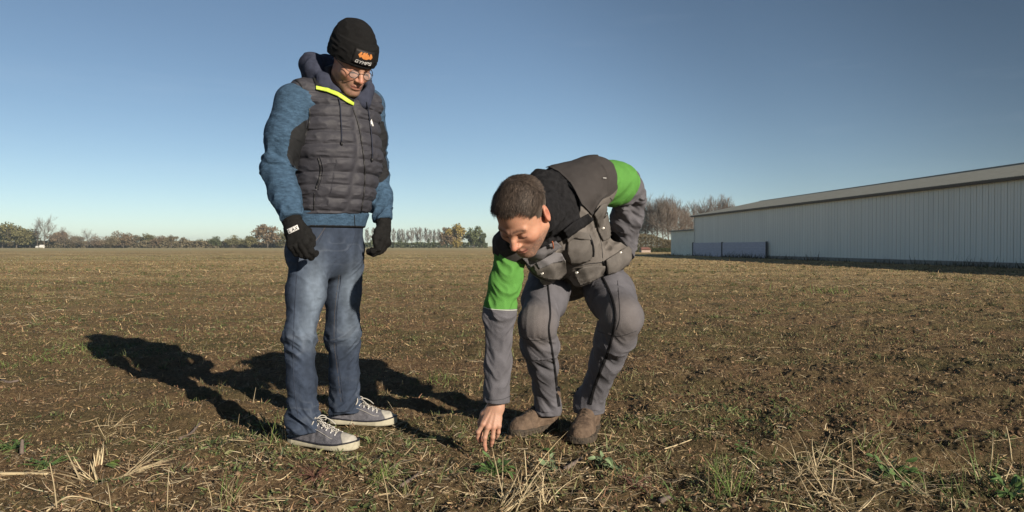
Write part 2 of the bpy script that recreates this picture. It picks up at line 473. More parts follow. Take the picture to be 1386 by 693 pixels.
# clumps of darker regrowth and drifts of flattened straw, running loosely along the old drill rows
P, rr, rs = scatter_pts(4200, 2.2, 34, power=1.0, seed=13)
dens = .5 + .5 * vnoise(P * np.array([.3, 1.]), 1.1, 91); P = P[rs.uniform(0, 1, len(P)) < dens ** 2.6]; cl = rs.uniform(.25, 1, len(P))
k = 30; P = np.repeat(P, k, 0) + rs.normal(0, 1, (len(P) * k, 2)) * np.array([.075, .045]) * np.repeat(cl, k)[:, None]; n = len(P); r_ = np.maximum(np.hypot(P[:, 0], P[:, 1]) / 5, 1) ** .5
ribbons("weed_cover", P, rs, rs.gamma(3, .008, n).clip(.01, .05) * r_, rs.uniform(.004, .010, n) * r_, rs.uniform(0, .012, n), rs.uniform(.0, 1.2, n), pick(rs, n, [(.09, .115, .045), (.12, .14, .055), (.075, .10, .04), (.17, .17, .075)]),
        label="darker green clumps of regrowth scattered over the field", cat="weeds", mat_=leaf_m, bend=.8)
P, rr, rs = scatter_pts(2600, 2.4, 40, power=1.0, seed=14)
dens = .5 + .5 * vnoise(P * np.array([.16, 1.]), 1.6, 92); P = P[rs.uniform(0, 1, len(P)) < dens ** 2.4]
k = 22; P = np.repeat(P, k, 0) + rs.normal(0, 1, (len(P) * k, 2)) * np.array([.16, .04]); n = len(P); r_ = np.maximum(np.hypot(P[:, 0], P[:, 1]) / 5, 1) ** .5
ribbons("scattered_straw", P, rs, rs.gamma(3, .018, n).clip(.02, .16) * r_, rs.uniform(.0014, .0036, n) * r_, .003 + rs.uniform(0, .010, n), rs.normal(.08, .15, n), pick(rs, n, STRAWS), segs=3, heading=rs.normal(0, .5, n) + np.pi * rs.randint(0, 2, n),
        label="drifts of flattened pale straw along the old crop rows", cat="straw", mat_=straw_m, bend=.5, taper=.5)
# ================================================================== long metal shed on the right
shed_g = empty("metal_shed", (17.5, 45, 0), "long low pale ribbed metal shed with a shallow grey roof", "shed")
D_ = np.array([-0.0933, 0.9956, 0.0]); D_ /= np.linalg.norm(D_)      # along the wall, away from the camera
N_ = np.array([D_[1], -D_[0], 0.0])                                  # into the building
FAR = np.array([15.8, 64.0, 0]); 
def S(u, w, z): return FAR - D_ * u + N_ * w + np.array([0, 0, z])   # u metres nearer from the far corner
LEN = 52.0; WH = 3.40; HALF = 6.0; RISE = 1.25
clad = mat("pale_ribbed_cladding", (.80, .80, .74), 0.5, .06, 1.5, spec=.4, stretch=(1, 1, .08))
clad_dark = mat("cladding_seam", (.60, .60, .55), 0.6)
roof_m = mat("grey_fibre_roof", (.22, .23, .21), 0.8, .15, 3, bump=.2, bscale=20)
trim_m = mat("brown_eave_trim", (.10, .08, .06), 0.6)
def ribbed(u0, u1, w, z0, z1, pitch=.333, out=-1, seam=.035):
    """profile wall: flat pans with narrow recessed joints"""
    m = MB(); u = u0
    prof = []
    while u < u1 - 1e-6:
        e = min(u + pitch, u1)
        prof += [(u, 0, 0), (u + pitch * .40, 0, 0), (u + pitch * .44, .008, 0), (u + pitch * .56, .008, 0), (u + pitch * .60, 0, 0)]
        prof += [(e - seam, 0, 1), (e - seam + .006, .016, 1), (e - .006, .016, 0)]
        u = e
    prof.append((u1, 0, 0))
    V = []; Fc = []; M = []
    for (a_, q, s_) in prof:
        V += [S(a_, w - q * out * 1.0, z0), S(a_, w - q * out * 1.0, z1)]
    for i in range(len(prof) - 1):
        Fc.append([2 * i, 2 * i + 1, 2 * i + 3, 2 * i + 2]); M.append(1 if prof[i][2] and prof[i + 1][2] else 0)
    m.V = V; m.F = Fc; m.M = M
    return m
ribbed(0, LEN, 0, -.1, WH).obj("wall", [clad, clad_dark], shed_g)
m = MB()   # other three walls, with thickness
def quad(m, pts, mi=0): m.add(pts, [[0, 1, 2, 3]], mi)
gab = lambda u: [S(u, .05, -.1), S(u, 2 * HALF, -.1), S(u, 2 * HALF, WH), S(u, HALF, WH + RISE), S(u, .05, WH)]
m.add(gab(.02), [[0, 1, 2, 3, 4]]); m.add(gab(LEN - .02), [[4, 3, 2, 1, 0]])
quad(m, [S(.02, 2 * HALF, -.1), S(LEN - .02, 2 * HALF, -.1), S(LEN - .02, 2 * HALF, WH), S(.02, 2 * HALF, WH)])
m.obj("wall", [clad], shed_g)
m = MB()
# roof: corrugated sheets with real thickness and overhang
def roof_side(sgn):
    w0 = -.28 if sgn < 0 else 2 * HALF + .28
    z0 = WH - .28 * RISE / HALF * 1 + .10
    prof = []; u = -.3
    step = .17
    k = 0
    while u <= LEN + .3:
        prof.append((u, .018 * (1 if k % 2 else 0))); u += step / 2; k += 1
    V = []; Fc = []
    for (a_, q) in prof:
        V += [S(a_, w0, z0 + q), S(a_, HALF, WH + RISE + .10 + q)]
    for i in range(len(prof) - 1):
        f = [2 * i, 2 * i + 1, 2 * i + 3, 2 * i + 2]
        Fc.append(f if sgn > 0 else f[::-1])
    m.add(V, Fc)
roof_side(-1); roof_side(1)
ro = m.obj("roof", [roof_m], shed_g)
sol = ro.modifiers.new("thick", 'SOLIDIFY'); sol.thickness = .03
m = MB()
m.tube([S(-.3, HALF, WH + RISE + .06), S(LEN + .3, HALF, WH + RISE + .13)], .09, 8)
m.obj("ridge_cap", [roof_m], shed_g)
m = MB()
rot = np.stack([D_, N_, np.array([0, 0, 1.0])], 1)
m.box(S(LEN / 2, -.16, WH - .02), (LEN + .5, .20, .10), rot)
m.obj("gutter", [trim_m], shed_g)
m = MB(); m.box(S(LEN / 2, -.03, .06), (LEN, .06, .26), rot); m.obj("plinth", [mat("concrete_plinth", (.26, .25, .23), .9, .2, 4)], shed_g)
m = MB()
for u in (-.01, ): m.box(S(u, .02, WH / 2), (.10, .12, WH), rot)
m.obj("corner_flashing", [clad], shed_g)

# low annex beyond
an = empty("annex_shed", S(-4, 0, 0), "small plain pale annex beyond the far end of the long shed", "shed")
m = MB(); m.box(S(-3.4, 2.2, 1.05), (6.4, 4.4, 2.3), rot); m.obj("wall", [mat("annex_wall", (.82, .83, .73), .7, .08, 2)], an)
m = MB(); m.box(S(-3.4, 2.2, 2.24), (6.7, 4.8, .10), rot); m.obj("roof", [roof_m], an)

# blue-grey boards standing against the wall
bl = empty("board_barrier", S(7, -.3, 0), "low blue grey board barrier with dark posts against the shed wall", "barrier")
blue = mat("blue_grey_board", (.54, .53, .62), .75, .12, 2, stretch=(1, 1, 6))
for (u0, u1) in ((.1, 6.6), (6.8, 14.5)):
    m = MB(); zt = 1.10
    for i in range(3):
        z0 = .0 + i * .37
        m.box(S((u0 + u1) / 2, -.12, z0 + .18), (u1 - u0, .05, .362), rot)
    m.obj("board_panel", [blue], bl)
for u in (0.0, 6.7, 14.6):
    m = MB(); m.box(S(u, -.13, .56), (.09, .12, 1.16), rot); m.obj("post", [mat("dark_post", (.10, .10, .11), .7)], bl)

# weeds along the foot of the wall
rs = np.random.RandomState(50)
n = 5200; u = rs.uniform(-6, LEN, n)
dens = .5 + .5 * vnoise(np.stack([u, u * 0], 1), .7, 61); keep = rs.uniform(0, 1, n) < .15 + dens ** 3; u = u[keep]; n = len(u)
Pw = np.array([S(a_, -rs.uniform(.1, 1.0) if a_ < LEN else 0, 0)[:2] for a_ in u])
hh = rs.gamma(3, .07, n).clip(.05, .75) * (0.6 + .8 * dens[keep])
ribbons("wall_weeds", Pw, rs, hh, rs.uniform(.01, .035, n), np.zeros(n), rs.uniform(.7, 1.5, n), pick(rs, n, [(.05, .055, .025), (.08, .075, .035), (.12, .09, .05)]), segs=3,
        label="dark weeds growing along the foot of the shed wall", cat="weeds", mat_=leaf_m, bend=.5)
# ================================================================== trees and hedges
bark = mat("grey_bark", (.13, .11, .09), .9, .25, 3)
bark_pale = mat("pale_bark", (.26, .25, .23), .9, .25, 3)
def crown_m(name, c, v=.35):
    return mat(name, c, .8, v, .9, attr=False, spec=.1)
CM = {k: crown_m("crown_" + k, c) for k, c in dict(dark=(.085, .10, .05), olive=(.155, .145, .07), russet=(.18, .135, .088), twig=(.19, .165, .145), yellow=(.30, .235, .08), green=(.13, .15, .07), redtwig=(.19, .155, .13), scrub=(.16, .135, .085)).items()}

def leaf_cloud(rs, c, rad, n, size, lumps=9, flat=.0, density_edge=.6):
    """leaf-sized faces clustered on sub-clumps inside an ellipsoid"""
    cc = rs.normal(0, 1, (lumps, 3)); cc /= np.linalg.norm(cc, axis=1)[:, None]
    cc = cc * rs.uniform(.25, .78, (lumps, 1)); cr = rs.uniform(.22, .46, lumps)
    which = rs.randint(0, lumps, n)
    d = rs.normal(0, 1, (n, 3)); d /= np.linalg.norm(d, axis=1)[:, None]
    p = cc[which] + d * (cr[which] * rs.uniform(.35, 1.05, n))[:, None]
    p = p * np.array(rad) + np.array(c)
    a_ = rs.normal(0, 1, (n, 3)); a_ /= np.linalg.norm(a_, axis=1)[:, None]
    b_ = np.cross(a_, rs.normal(0, 1, (n, 3))); b_ /= np.linalg.norm(b_, axis=1)[:, None]
    s_ = (size * rs.uniform(.5, 1.3, n))[:, None]
    V = np.stack([p - a_ * s_, p + b_ * s_ * .7, p + a_ * s_, p - b_ * s_ * .7], 1).reshape(-1, 3)
    return V, np.arange(4 * n).reshape(-1, 4)

def leafy_tree(name, x, y, h, w, kind, label, cat="tree", trunk=.18, group=None, n=1400, seed=0):
    rs = np.random.RandomState(seed * 13 + 5)
    t_ = empty(name, (x, y, 0), label, cat, group)
    m = MB()
    hb = h * trunk
    m.tube([(x, y, -.1), (x + .1 * w * .1, y, hb), (x, y, h * .7)], [h * .030, h * .024, h * .008], 7)
    for k in range(6):
        a_ = rs.uniform(0, 6.28); z0 = rs.uniform(hb * .7, h * .5)
        m.tube([(x, y, z0), (x + math.cos(a_) * w * .18, y + math.sin(a_) * w * .18, z0 + h * .13), (x + math.cos(a_) * w * .36, y + math.sin(a_) * w * .36, z0 + h * .3)], [h * .014, h * .009, h * .004], 5)
    m.obj("trunk", [bark], t_, True)
    zc = (h + hb * .6) / 2
    V, Fc = leaf_cloud(rs, (x, y, zc), (w / 2 * 1.12, w / 2 * 1.12, (h - hb * .6) / 2 * 1.08), int(n * 1.3), h * .040, lumps=18)
    mesh_obj("crown", V, Fc, CM[kind], t_)
    return t_

def branch_rec(rs, m, tw, p, d, L_, r, depth, gravity=0.0, spread=.5, upb=.25):
    pts = [p]; q = p.copy(); dd = d.copy(); k = 3
    for i in range(k):
        dd = dd + rs.normal(0, .10, 3); dd[2] += upb * .12; dd /= np.linalg.norm(dd)
        q = q + dd * L_ / k; pts.append(q.copy())
    if depth <= 1: tw.append((pts, r))
    else: m.tube(pts, np.linspace(r, r * .6, k + 1), 5, cap=False)
    if depth == 0: return
    nb = 4 if depth > 1 else 5
    for i in range(nb):
        s_ = rs.uniform(.35, 1.0); j = min(k, max(1, int(round(s_ * k))))
        nd = dd + rs.normal(0, spread, 3); nd[2] += upb; nd /= np.linalg.norm(nd)
        branch_rec(rs, m, tw, pts[j], nd, L_ * rs.uniform(.55, .8), r * .55, depth - 1, gravity, spread, upb)

def twigs_mesh(rs, tw, wmul=1.0):
    """twigs as thin crossed strips"""
    V = []; Fc = []
    for pts, r in tw:
        s_ = rs.normal(0, 1, 3); s_ /= np.linalg.norm(s_)
        for q in (s_,):
            b0 = len(V)
            for i, p in enumerate(pts):
                w_ = r * wmul * (1 - .6 * i / (len(pts) - 1))
                V += [p - q * w_, p + q * w_]
            for i in range(len(pts) - 1):
                Fc.append([b0 + 2 * i, b0 + 2 * i + 1, b0 + 2 * i + 3, b0 + 2 * i + 2])
    return np.array(V), np.array(Fc)

def bare_tree(name, x, y, h, label, kind="twig", bole=.4, spread=.42, stem=.018, cat="bare tree", group=None, seed=0, depth=4, nlimb=6, limb=.30, wm=1.0, pale=False, upb=.3, cloud=0, cw=.2):
    rs = np.random.RandomState(seed * 7 + 3)
    t_ = empty(name, (x, y, 0), label, cat, group)
    m = MB(); tw = []
    pts = []; q = np.array([x, y, -.1]); lean = rs.normal(0, .03, 3)
    for i in range(7):
        pts.append(q.copy()); q = q + np.array([lean[0] * h * .14 + rs.normal(0, .006 * h), rs.normal(0, .006 * h), h * .85 / 6])
    m.tube(pts, np.linspace(h * stem, h * stem * .25, 7), 7)
    for k in range(nlimb):
        f = bole + (1 - bole) * (k + rs.uniform(0, .6)) / nlimb
        j = f * 6; i0 = min(int(j), 5); p = pts[i0] * (1 - (j - i0)) + pts[i0 + 1] * (j - i0)
        a_ = rs.uniform(0, 6.28)
        up = .75 + f * .5
        d = np.array([math.cos(a_), math.sin(a_), up]); d /= np.linalg.norm(d)
        branch_rec(rs, m, tw, p, d, h * limb * (1.15 - .45 * f), h * stem * .42, depth - 1, 0, spread, upb)
    m.obj("trunk", [bark_pale if pale else bark], t_, True)
    V, Fc = twigs_mesh(rs, tw, wm)
    if cloud:
        # the fine outer twigs: thin strips growing up and outwards through the crown volume
        n = cloud; d = rs.normal(0, 1, (n, 3)); d /= np.linalg.norm(d, axis=1)[:, None]
        rr = rs.uniform(.25, 1, n) ** .55
        c = np.array([x, y, h * (.5 + bole * .5) - h * .02]); rad = np.array([cw * h, cw * h, h * (1 - bole) * .52])
        lump = 1 + .16 * vnoise(d * 2.2, 1.0, seed)
        p = c + d * rad * (rr * lump)[:, None]
        g = d * .8 + np.array([0, 0, .9]) + rs.normal(0, .35, (n, 3)); g /= np.linalg.norm(g, axis=1)[:, None]
        sd = np.cross(g, rs.normal(0, 1, (n, 3))); sd /= np.linalg.norm(sd, axis=1)[:, None]
        l_ = h * rs.uniform(.03, .085, n)[:, None]; w_ = h * .0016 * wm * rs.uniform(.6, 1.3, n)[:, None]
        V2 = np.stack([p - sd * w_, p + sd * w_, p + g * l_ + sd * w_ * .3, p + g * l_ - sd * w_ * .3], 1).reshape(-1, 3)
        Fc = np.vstack([Fc, np.arange(4 * n).reshape(-1, 4) + len(V)]); V = np.vstack([V, V2])
    mesh_obj("crown", V, Fc, CM[kind], t_)
    return t_

def at_px(px, d): return (px - 693) / F * d
def px_h(top, d): return CAM_H + (HOR - top) / F * d

# --- far tree line on the left: (px, top row, width px, kind, label)
D1 = 310
LL = [(3, 303, 30, 'dark', "dark green tree at the left edge of the far tree line"),
      (22, 302, 36, 'olive', "broad dark olive tree, second from the left end of the tree line"),
      (40, 307, 26, 'dark', "dark green tree beside the tallest bare tree of the left tree line"),
      (80, 313, 26, 'russet', "brownish tree just right of the tallest bare tree on the left"),
      (98, 319, 24, 'scrub', "low brown bush tree in the left tree line below the gap"),
      (134, 321, 26, 'russet', "low russet tree just left of the round dense one"),
      (150, 321, 22, 'scrub', "small brown tree touching the left side of the round dense one"),
      (167, 314, 25, 'russet', "round dense reddish brown tree standing above the left tree line"),
      (185, 320, 20, 'scrub', "small tree touching the right side of the round dense one"),
      (203, 318, 19, 'olive', "small peaked olive tree right of the round dense one"),
      (217, 321, 18, 'russet', "small russet tree between two peaked ones in the left tree line"),
      (232, 320, 18, 'scrub', "small peaked brown tree in the middle of the far tree line"),
      (248, 323, 16, 'scrub', "lowest brown tree near the gap in the far tree line"),
      (274, 323, 19, 'olive', "small olive tree right of the gap in the tree line"),
      (291, 321, 17, 'dark', "small dark round tree left of the twin round trees"),
      (315, 320, 18, 'olive', "left one of the twin round trees near the standing man's elbow"),
      (337, 318, 18, 'olive', "right one of the twin round trees near the standing man's elbow"),
      (362, 306, 34, 'russet', "large tree beside the standing man's gloved right hand"),
      (384, 312, 26, 'olive', "tree hidden partly behind the standing man's right glove")]
for i, (px, top, wpx, kind, lab) in enumerate(LL):
    d = D1 + RS.uniform(-15, 15)
    leafy_tree("tree", at_px(px, d), d, px_h(top - 2, d), wpx / F * d * 1.3, kind, lab, group="far tree line on the left", seed=i, trunk=.10, n=1900)
bare_tree("bare_tree", at_px(60, 300), 300, px_h(299, 300), "tallest bare tree of the far tree line on the left", seed=3, bole=.25, depth=4, nlimb=9, spread=.5, limb=.36, wm=1.6, cloud=900, cw=.5)
bare_tree("bare_tree", at_px(51, 305), 305, px_h(307, 305), "lower bare tree touching the left side of the tallest bare tree", seed=4, bole=.25, depth=4, nlimb=8, spread=.5, limb=.36, wm=1.6)
bare_tree("bare_tree", at_px(118, 300), 300, px_h(316, 300), "wide bare tree in the dip of the left tree line", kind='twig', seed=5, bole=.15, depth=4, nlimb=10, spread=.6, limb=.45, wm=2.0, cloud=1500, cw=1.0)
bare_tree("bare_tree", at_px(88, 300), 300, px_h(313, 300), "bare tree rising from the brown trees on the left", kind='redtwig', seed=6, bole=.2, depth=4, nlimb=9, spread=.55, limb=.4, wm=1.8, cloud=1200, cw=.7)

# hedge line under the far trees
def hedge(name, pxa, pxb, d, top, kind, label, n, size, cat="hedge", depth=6, seed=0):
    rs = np.random.RandomState(seed)
    u = rs.uniform(0, 1, n); x = at_px(pxa, d) + (at_px(pxb, d) - at_px(pxa, d)) * u
    hmax = px_h(top, d) * (1 + .28 * vnoise(np.stack([x, x * 0], 1), .11, seed) + .15 * vnoise(np.stack([x, x * 0], 1), .4, seed + 1))
    z = hmax * rs.uniform(0, 1, n) ** .75
    y = d + rs.uniform(-depth / 2, depth / 2, n)
    p = np.stack([x, y, z], 1)
    a_ = rs.normal(0, 1, (n, 3)); a_ /= np.linalg.norm(a_, axis=1)[:, None]
    b_ = np.cross(a_, rs.normal(0, 1, (n, 3))); b_ /= np.linalg.norm(b_, axis=1)[:, None]
    s_ = (size * rs.uniform(.5, 1.4, n))[:, None]
    V = np.stack([p - a_ * s_, p + b_ * s_ * .7, p + a_ * s_, p - b_ * s_ * .7], 1).reshape(-1, 3)
    o = mesh_obj(name, V, np.arange(4 * n).reshape(-1, 4), CM[kind], None)
    return tag(o, label, cat)
hedge("hedge", -120, 400, 318, 327, 'scrub', "long brown scrub hedge running under the left tree line", 26000, .38, seed=1)
hedge("hedge", 400, 660, 330, 329, 'dark', "low dark hedge under the bare poplars in the middle distance", 9000, .35, seed=2)

# row of bare poplars in the middle
pxs = [488, 497, 506, 515, 524, 533, 540, 546, 552, 558, 564, 570, 576, 582, 588, 594]
words = ["first", "second", "third", "fourth", "fifth", "sixth", "seventh", "eighth", "ninth", "tenth", "eleventh", "twelfth", "thirteenth", "fourteenth", "fifteenth", "sixteenth"]
for i, px in enumerate(pxs):
    d = 400 + RS.uniform(-8, 8)
    bare_tree("poplar", at_px(px, d), d, px_h(309 + RS.uniform(-1.5, 2.5), d), "slim bare pale poplar, %s from the left of the distant row" % words[i], cat="poplar", group="row of bare poplars on the horizon",
              seed=20 + i, bole=.28, spread=.25, limb=.17, nlimb=22, depth=3, stem=.018, cloud=420, cw=.10, wm=2.4, pale=True, upb=.6)
for i, px in enumerate([503, 512, 539, 543, 549, 580, 587]):
    d = 385
    leafy_tree("conifer", at_px(px, d), d, px_h(320 + (i * 37 % 5), d), 1.7, 'dark', ["narrow dark conifer just right of the standing man's waist", "narrow dark conifer near the standing man's left glove", "leftmost dark conifer below the poplars right of the glove", "second dark conifer below the poplars right of the glove", "third dark conifer below the poplars right of the glove", "dark conifer left of the brown tree beside the poplars", "dark conifer touching the brown tree beside the poplars"][i], "conifer", trunk=.05, group="small conifers under the poplars", n=350, seed=60 + i)
# clump right of the poplars
for i, (px, top, wpx, kind, lab) in enumerate([
        (604, 308, 20, 'russet', "dark brown tree at the left of the clump behind the field"),
        (619, 301, 26, 'yellow', "tallest tree with yellowing leaves between the two men"),
        (641, 306, 20, 'green', "green tree right of the yellowing one in the middle clump"),
        (652, 316, 14, 'dark', "small dark green tree beside the bending man's hair")]):
    d = 300; leafy_tree("tree", at_px(px, d), d, px_h(top, d), wpx / F * d * 1.2, kind, lab, group="tree clump between the two men", seed=80 + i, trunk=.12, n=1900)

# bare tall trees near the shed
BT = [(866, 283, 118), (874, 276, 115), (882, 273, 119), (890, 271, 113), (898, 271, 117), (906, 272, 114), (914, 274, 118), (922, 280, 121), (930, 284, 124)]
NB = ["first bare tall tree, touching the bending man's sleeve", "second bare tall tree from the bending man's sleeve", "third bare tall tree from the bending man's sleeve", "fourth bare tall tree from the bending man's sleeve", "middle one of the bare tall trees left of the shed", "fourth bare tall tree counted from the annex shed", "third bare tall tree counted from the annex shed", "bare tall tree rising over the left part of the annex shed", "bare tree rising over the right part of the annex shed"]
for i, (px, top, d) in enumerate(BT):
    bare_tree("bare_tree", at_px(px, d), d, px_h(top, d), NB[i], kind='redtwig' if i > 4 else 'twig', bole=.30, spread=.45, limb=.25, nlimb=16, depth=4, stem=.014, cloud=2000, cw=.17, wm=1.3, seed=100 + i, group="bare trees left of the shed")
for i, (px, top, lab) in enumerate([(943, 279, "bare crown above the far corner of the long shed"), (955, 275, "second bare crown above the shed roof from the far corner"), (967, 271, "tallest bare crown rising behind the shed roof"), (978, 272, "bare crown right of the tallest one behind the shed roof"), (989, 275, "rightmost bare crown behind the shed roof")]):
    d = 132; bare_tree("bare_tree", at_px(px, d), d, px_h(top, d), lab, kind='redtwig', bole=.3, spread=.42, limb=.26, nlimb=15, depth=4, stem=.013, cloud=1800, cw=.16, wm=1.3, seed=140 + i, group="bare trees behind the shed")
hedge("hedge", 845, 935, 108, 320, 'scrub', "brown scrub hedge at the feet of the bare trees left of the shed", 20000, .065, depth=4, seed=5)
hedge("hedge", 840, 915, 104, 334, 'dark', "low dark undergrowth line along the field edge left of the annex", 6000, .06, depth=2, seed=6)

# small far things
rh = empty("small_house", (at_px(873, 98), 98, 0), "tiny reddish roofed hut in the scrub beside the bending man's sleeve", "hut")
hx = at_px(873, 98)
m = MB(); m.box((hx, 98, .17), (1.2, 1.6, .46)); m.obj("wall", [mat("pale_plaster", (.42, .34, .29), .9, .1, 3)], rh)
m = MB(); zt = .68; ze = .38
m.add([(hx - .72, 97, ze), (hx + .72, 97, ze), (hx + .45, 98, zt), (hx - .45, 98, zt), (hx + .72, 99, ze), (hx - .72, 99, ze)], [[0, 1, 2, 3], [3, 2, 4, 5], [0, 3, 5], [1, 4, 2]])
m.obj("roof", [mat("red_tiles", (.27, .13, .10), .8, .25, 6)], rh)
for px, s_, lab in ((50.5, 1.0, "smaller white boulder-like bale under the tallest bare tree on the left"), (56.8, 1.5, "larger white bale under the tallest bare tree on the left")):
    bm = bmesh.new(); bmesh.ops.create_cone(bm, cap_ends=True, segments=20, radius1=.45 * s_, radius2=.45 * s_, depth=.9 * s_)
    bmesh.ops.rotate(bm, verts=bm.verts, matrix=Matrix.Rotation(R(90), 3, 'Y'))
    bmesh.ops.bevel(bm, geom=[e for e in bm.edges if len(e.link_faces) == 2 and e.calc_face_angle(0) > 1], offset=.1, segments=2)
    me = bpy.data.meshes.new("wrapped_bale"); bm.to_mesh(me); bm.free(); me.materials.append(bpy.data.materials.get("white_wrap") or mat("white_wrap", (.75, .75, .72), .5))
    o = bpy.data.objects.new("wrapped_bale", me); COL.objects.link(o); o.location = (at_px(px, 290), 290, .45 * s_ * .95)
    tag(o, lab.replace("boulder-like ", ""), "bale", "white bales at the far field edge")
# ================================================================== implicit surface toolkit (bodies and clothing)
def V3(*a): return np.array(a, np.float32)
def nrm(v): v = np.asarray(v, np.float64); return v / (np.linalg.norm(v) + 1e-12)
def smin(a, b, k):
    if k <= 0: return np.minimum(a, b)
    h = np.maximum(k - np.abs(a - b), 0) / k
    return np.minimum(a, b) - h * h * k * .25
def smax(a, b, k): return -smin(-a, -b, k)
def ssub(a, b, k): return smax(a, -b, k)
def sph(P, c, r): return np.sqrt(((P - np.asarray(c, np.float32)) ** 2).sum(1)) - r
def ell(P, c, r, M=None):
    q = P - np.asarray(c, np.float32)
    if M is not None: q = q @ np.asarray(M, np.float32)        # columns = axes
    r = np.asarray(r, np.float32)
    k0 = np.sqrt(((q / r) ** 2).sum(1)); k1 = np.sqrt(((q / (r * r)) ** 2).sum(1)) + 1e-9
    return k0 * (k0 - 1) / k1
def cap(P, a, b, ra, rb=None):
    rb = ra if rb is None else rb
    a = np.asarray(a, np.float32); b = np.asarray(b, np.float32); ab = b - a
    t = np.clip(((P - a) @ ab) / float(ab @ ab), 0, 1)
    q = P - a - t[:, None] * ab
    return np.sqrt((q ** 2).sum(1)) - (ra + (rb - ra) * t)
def chain(P, pts, radii, k=.01):
    d = None
    for i in range(len(pts) - 1):
        e = cap(P, pts[i], pts[i + 1], radii[i], radii[i + 1])
        d = e if d is None else smin(d, e, k)
    return d
def ecap(P, a, b, side, w0, t0, w1, t1, axr=None):
    """elliptic capsule: half-width w along side, half-thickness t; w0/t0 at a, w1/t1 at b"""
    a = np.asarray(a, np.float64); b = np.asarray(b, np.float64); ax = b - a; L_ = np.linalg.norm(ax); ax = ax / L_
    side = np.asarray(side, float); side = nrm(side - ax * (side @ ax)); nn = np.cross(ax, side)
    q = P - a.astype(np.float32)
    z = q @ ax.astype(np.float32); t = np.clip(z / L_, 0, 1); ez = z - t * L_
    w = w0 + (w1 - w0) * t; th = t0 + (t1 - t0) * t
    u = q @ side.astype(np.float32); v = q @ nn.astype(np.float32)
    m = np.minimum(w, th)
    return (np.sqrt((u / w) ** 2 + (v / th) ** 2 + (ez / (m if axr is None else axr)) ** 2) - 1) * m
class Limb:
    """polyline limb: nearest arc length s and direction around the axis, for folds"""
    def __init__(s, pts, radii, k=.02):
        s.p = [np.asarray(p, np.float64) for p in pts]; s.r = radii; s.k = k
        s.L = [0.0]
        for i in range(len(pts) - 1): s.L.append(s.L[-1] + np.linalg.norm(s.p[i + 1] - s.p[i]))
        ax = nrm(s.p[-1] - s.p[0]); h = np.array([0, 1.0, 0]) if abs(ax[1]) < .8 else np.array([1.0, 0, 0])
        s.e1 = nrm(np.cross(ax, h)); s.e2 = np.cross(ax, s.e1)
    def __call__(s, P):
        best = None
        for i in range(len(s.p) - 1):
            a = s.p[i].astype(np.float32); ab = (s.p[i + 1] - s.p[i]).astype(np.float32)
            t = np.clip(((P - a) @ ab) / float(ab @ ab), 0, 1)
            q = P - a - t[:, None] * ab; dist = np.sqrt((q ** 2).sum(1))
            d = dist - (s.r[i] + (s.r[i + 1] - s.r[i]) * t)
            arc = s.L[i] + t * (s.L[i + 1] - s.L[i])
            if best is None: best, ar, qq, ds = d, arc, q, dist
            else:
                m = d < best
                ar = np.where(m, arc, ar); qq = np.where(m[:, None], q, qq); ds = np.where(m, dist, ds)
                best = smin(best, d, s.k)
        c = (qq @ s.e1.astype(np.float32)) / (ds + 1e-6); si = (qq @ s.e2.astype(np.float32)) / (ds + 1e-6)
        return best, ar, c, si
def folds(ar, c, si, period, amp, seed, twist=.03, around=1.1):
    """cloth wrinkles running round a limb: rounded ridges with sharp valleys"""
    s_ = ar + twist * (c * math.cos(seed) + si * math.sin(seed))
    Q = np.stack([s_ / period, c * around + seed, si * around], 1)
    n1 = vnoise(Q, 1.0, seed)
    Q2 = np.stack([s_ / period * 2.1 + 7, c * around * 1.6, si * around * 1.6 + seed], 1)
    n2 = vnoise(Q2, 1.0, seed + 5)
    return amp * ((1 - 2 * np.abs(n1)) + .4 * (1 - 2 * np.abs(n2)))
def bumpf(ar, c0, w): return np.exp(-((ar - c0) / w) ** 2)

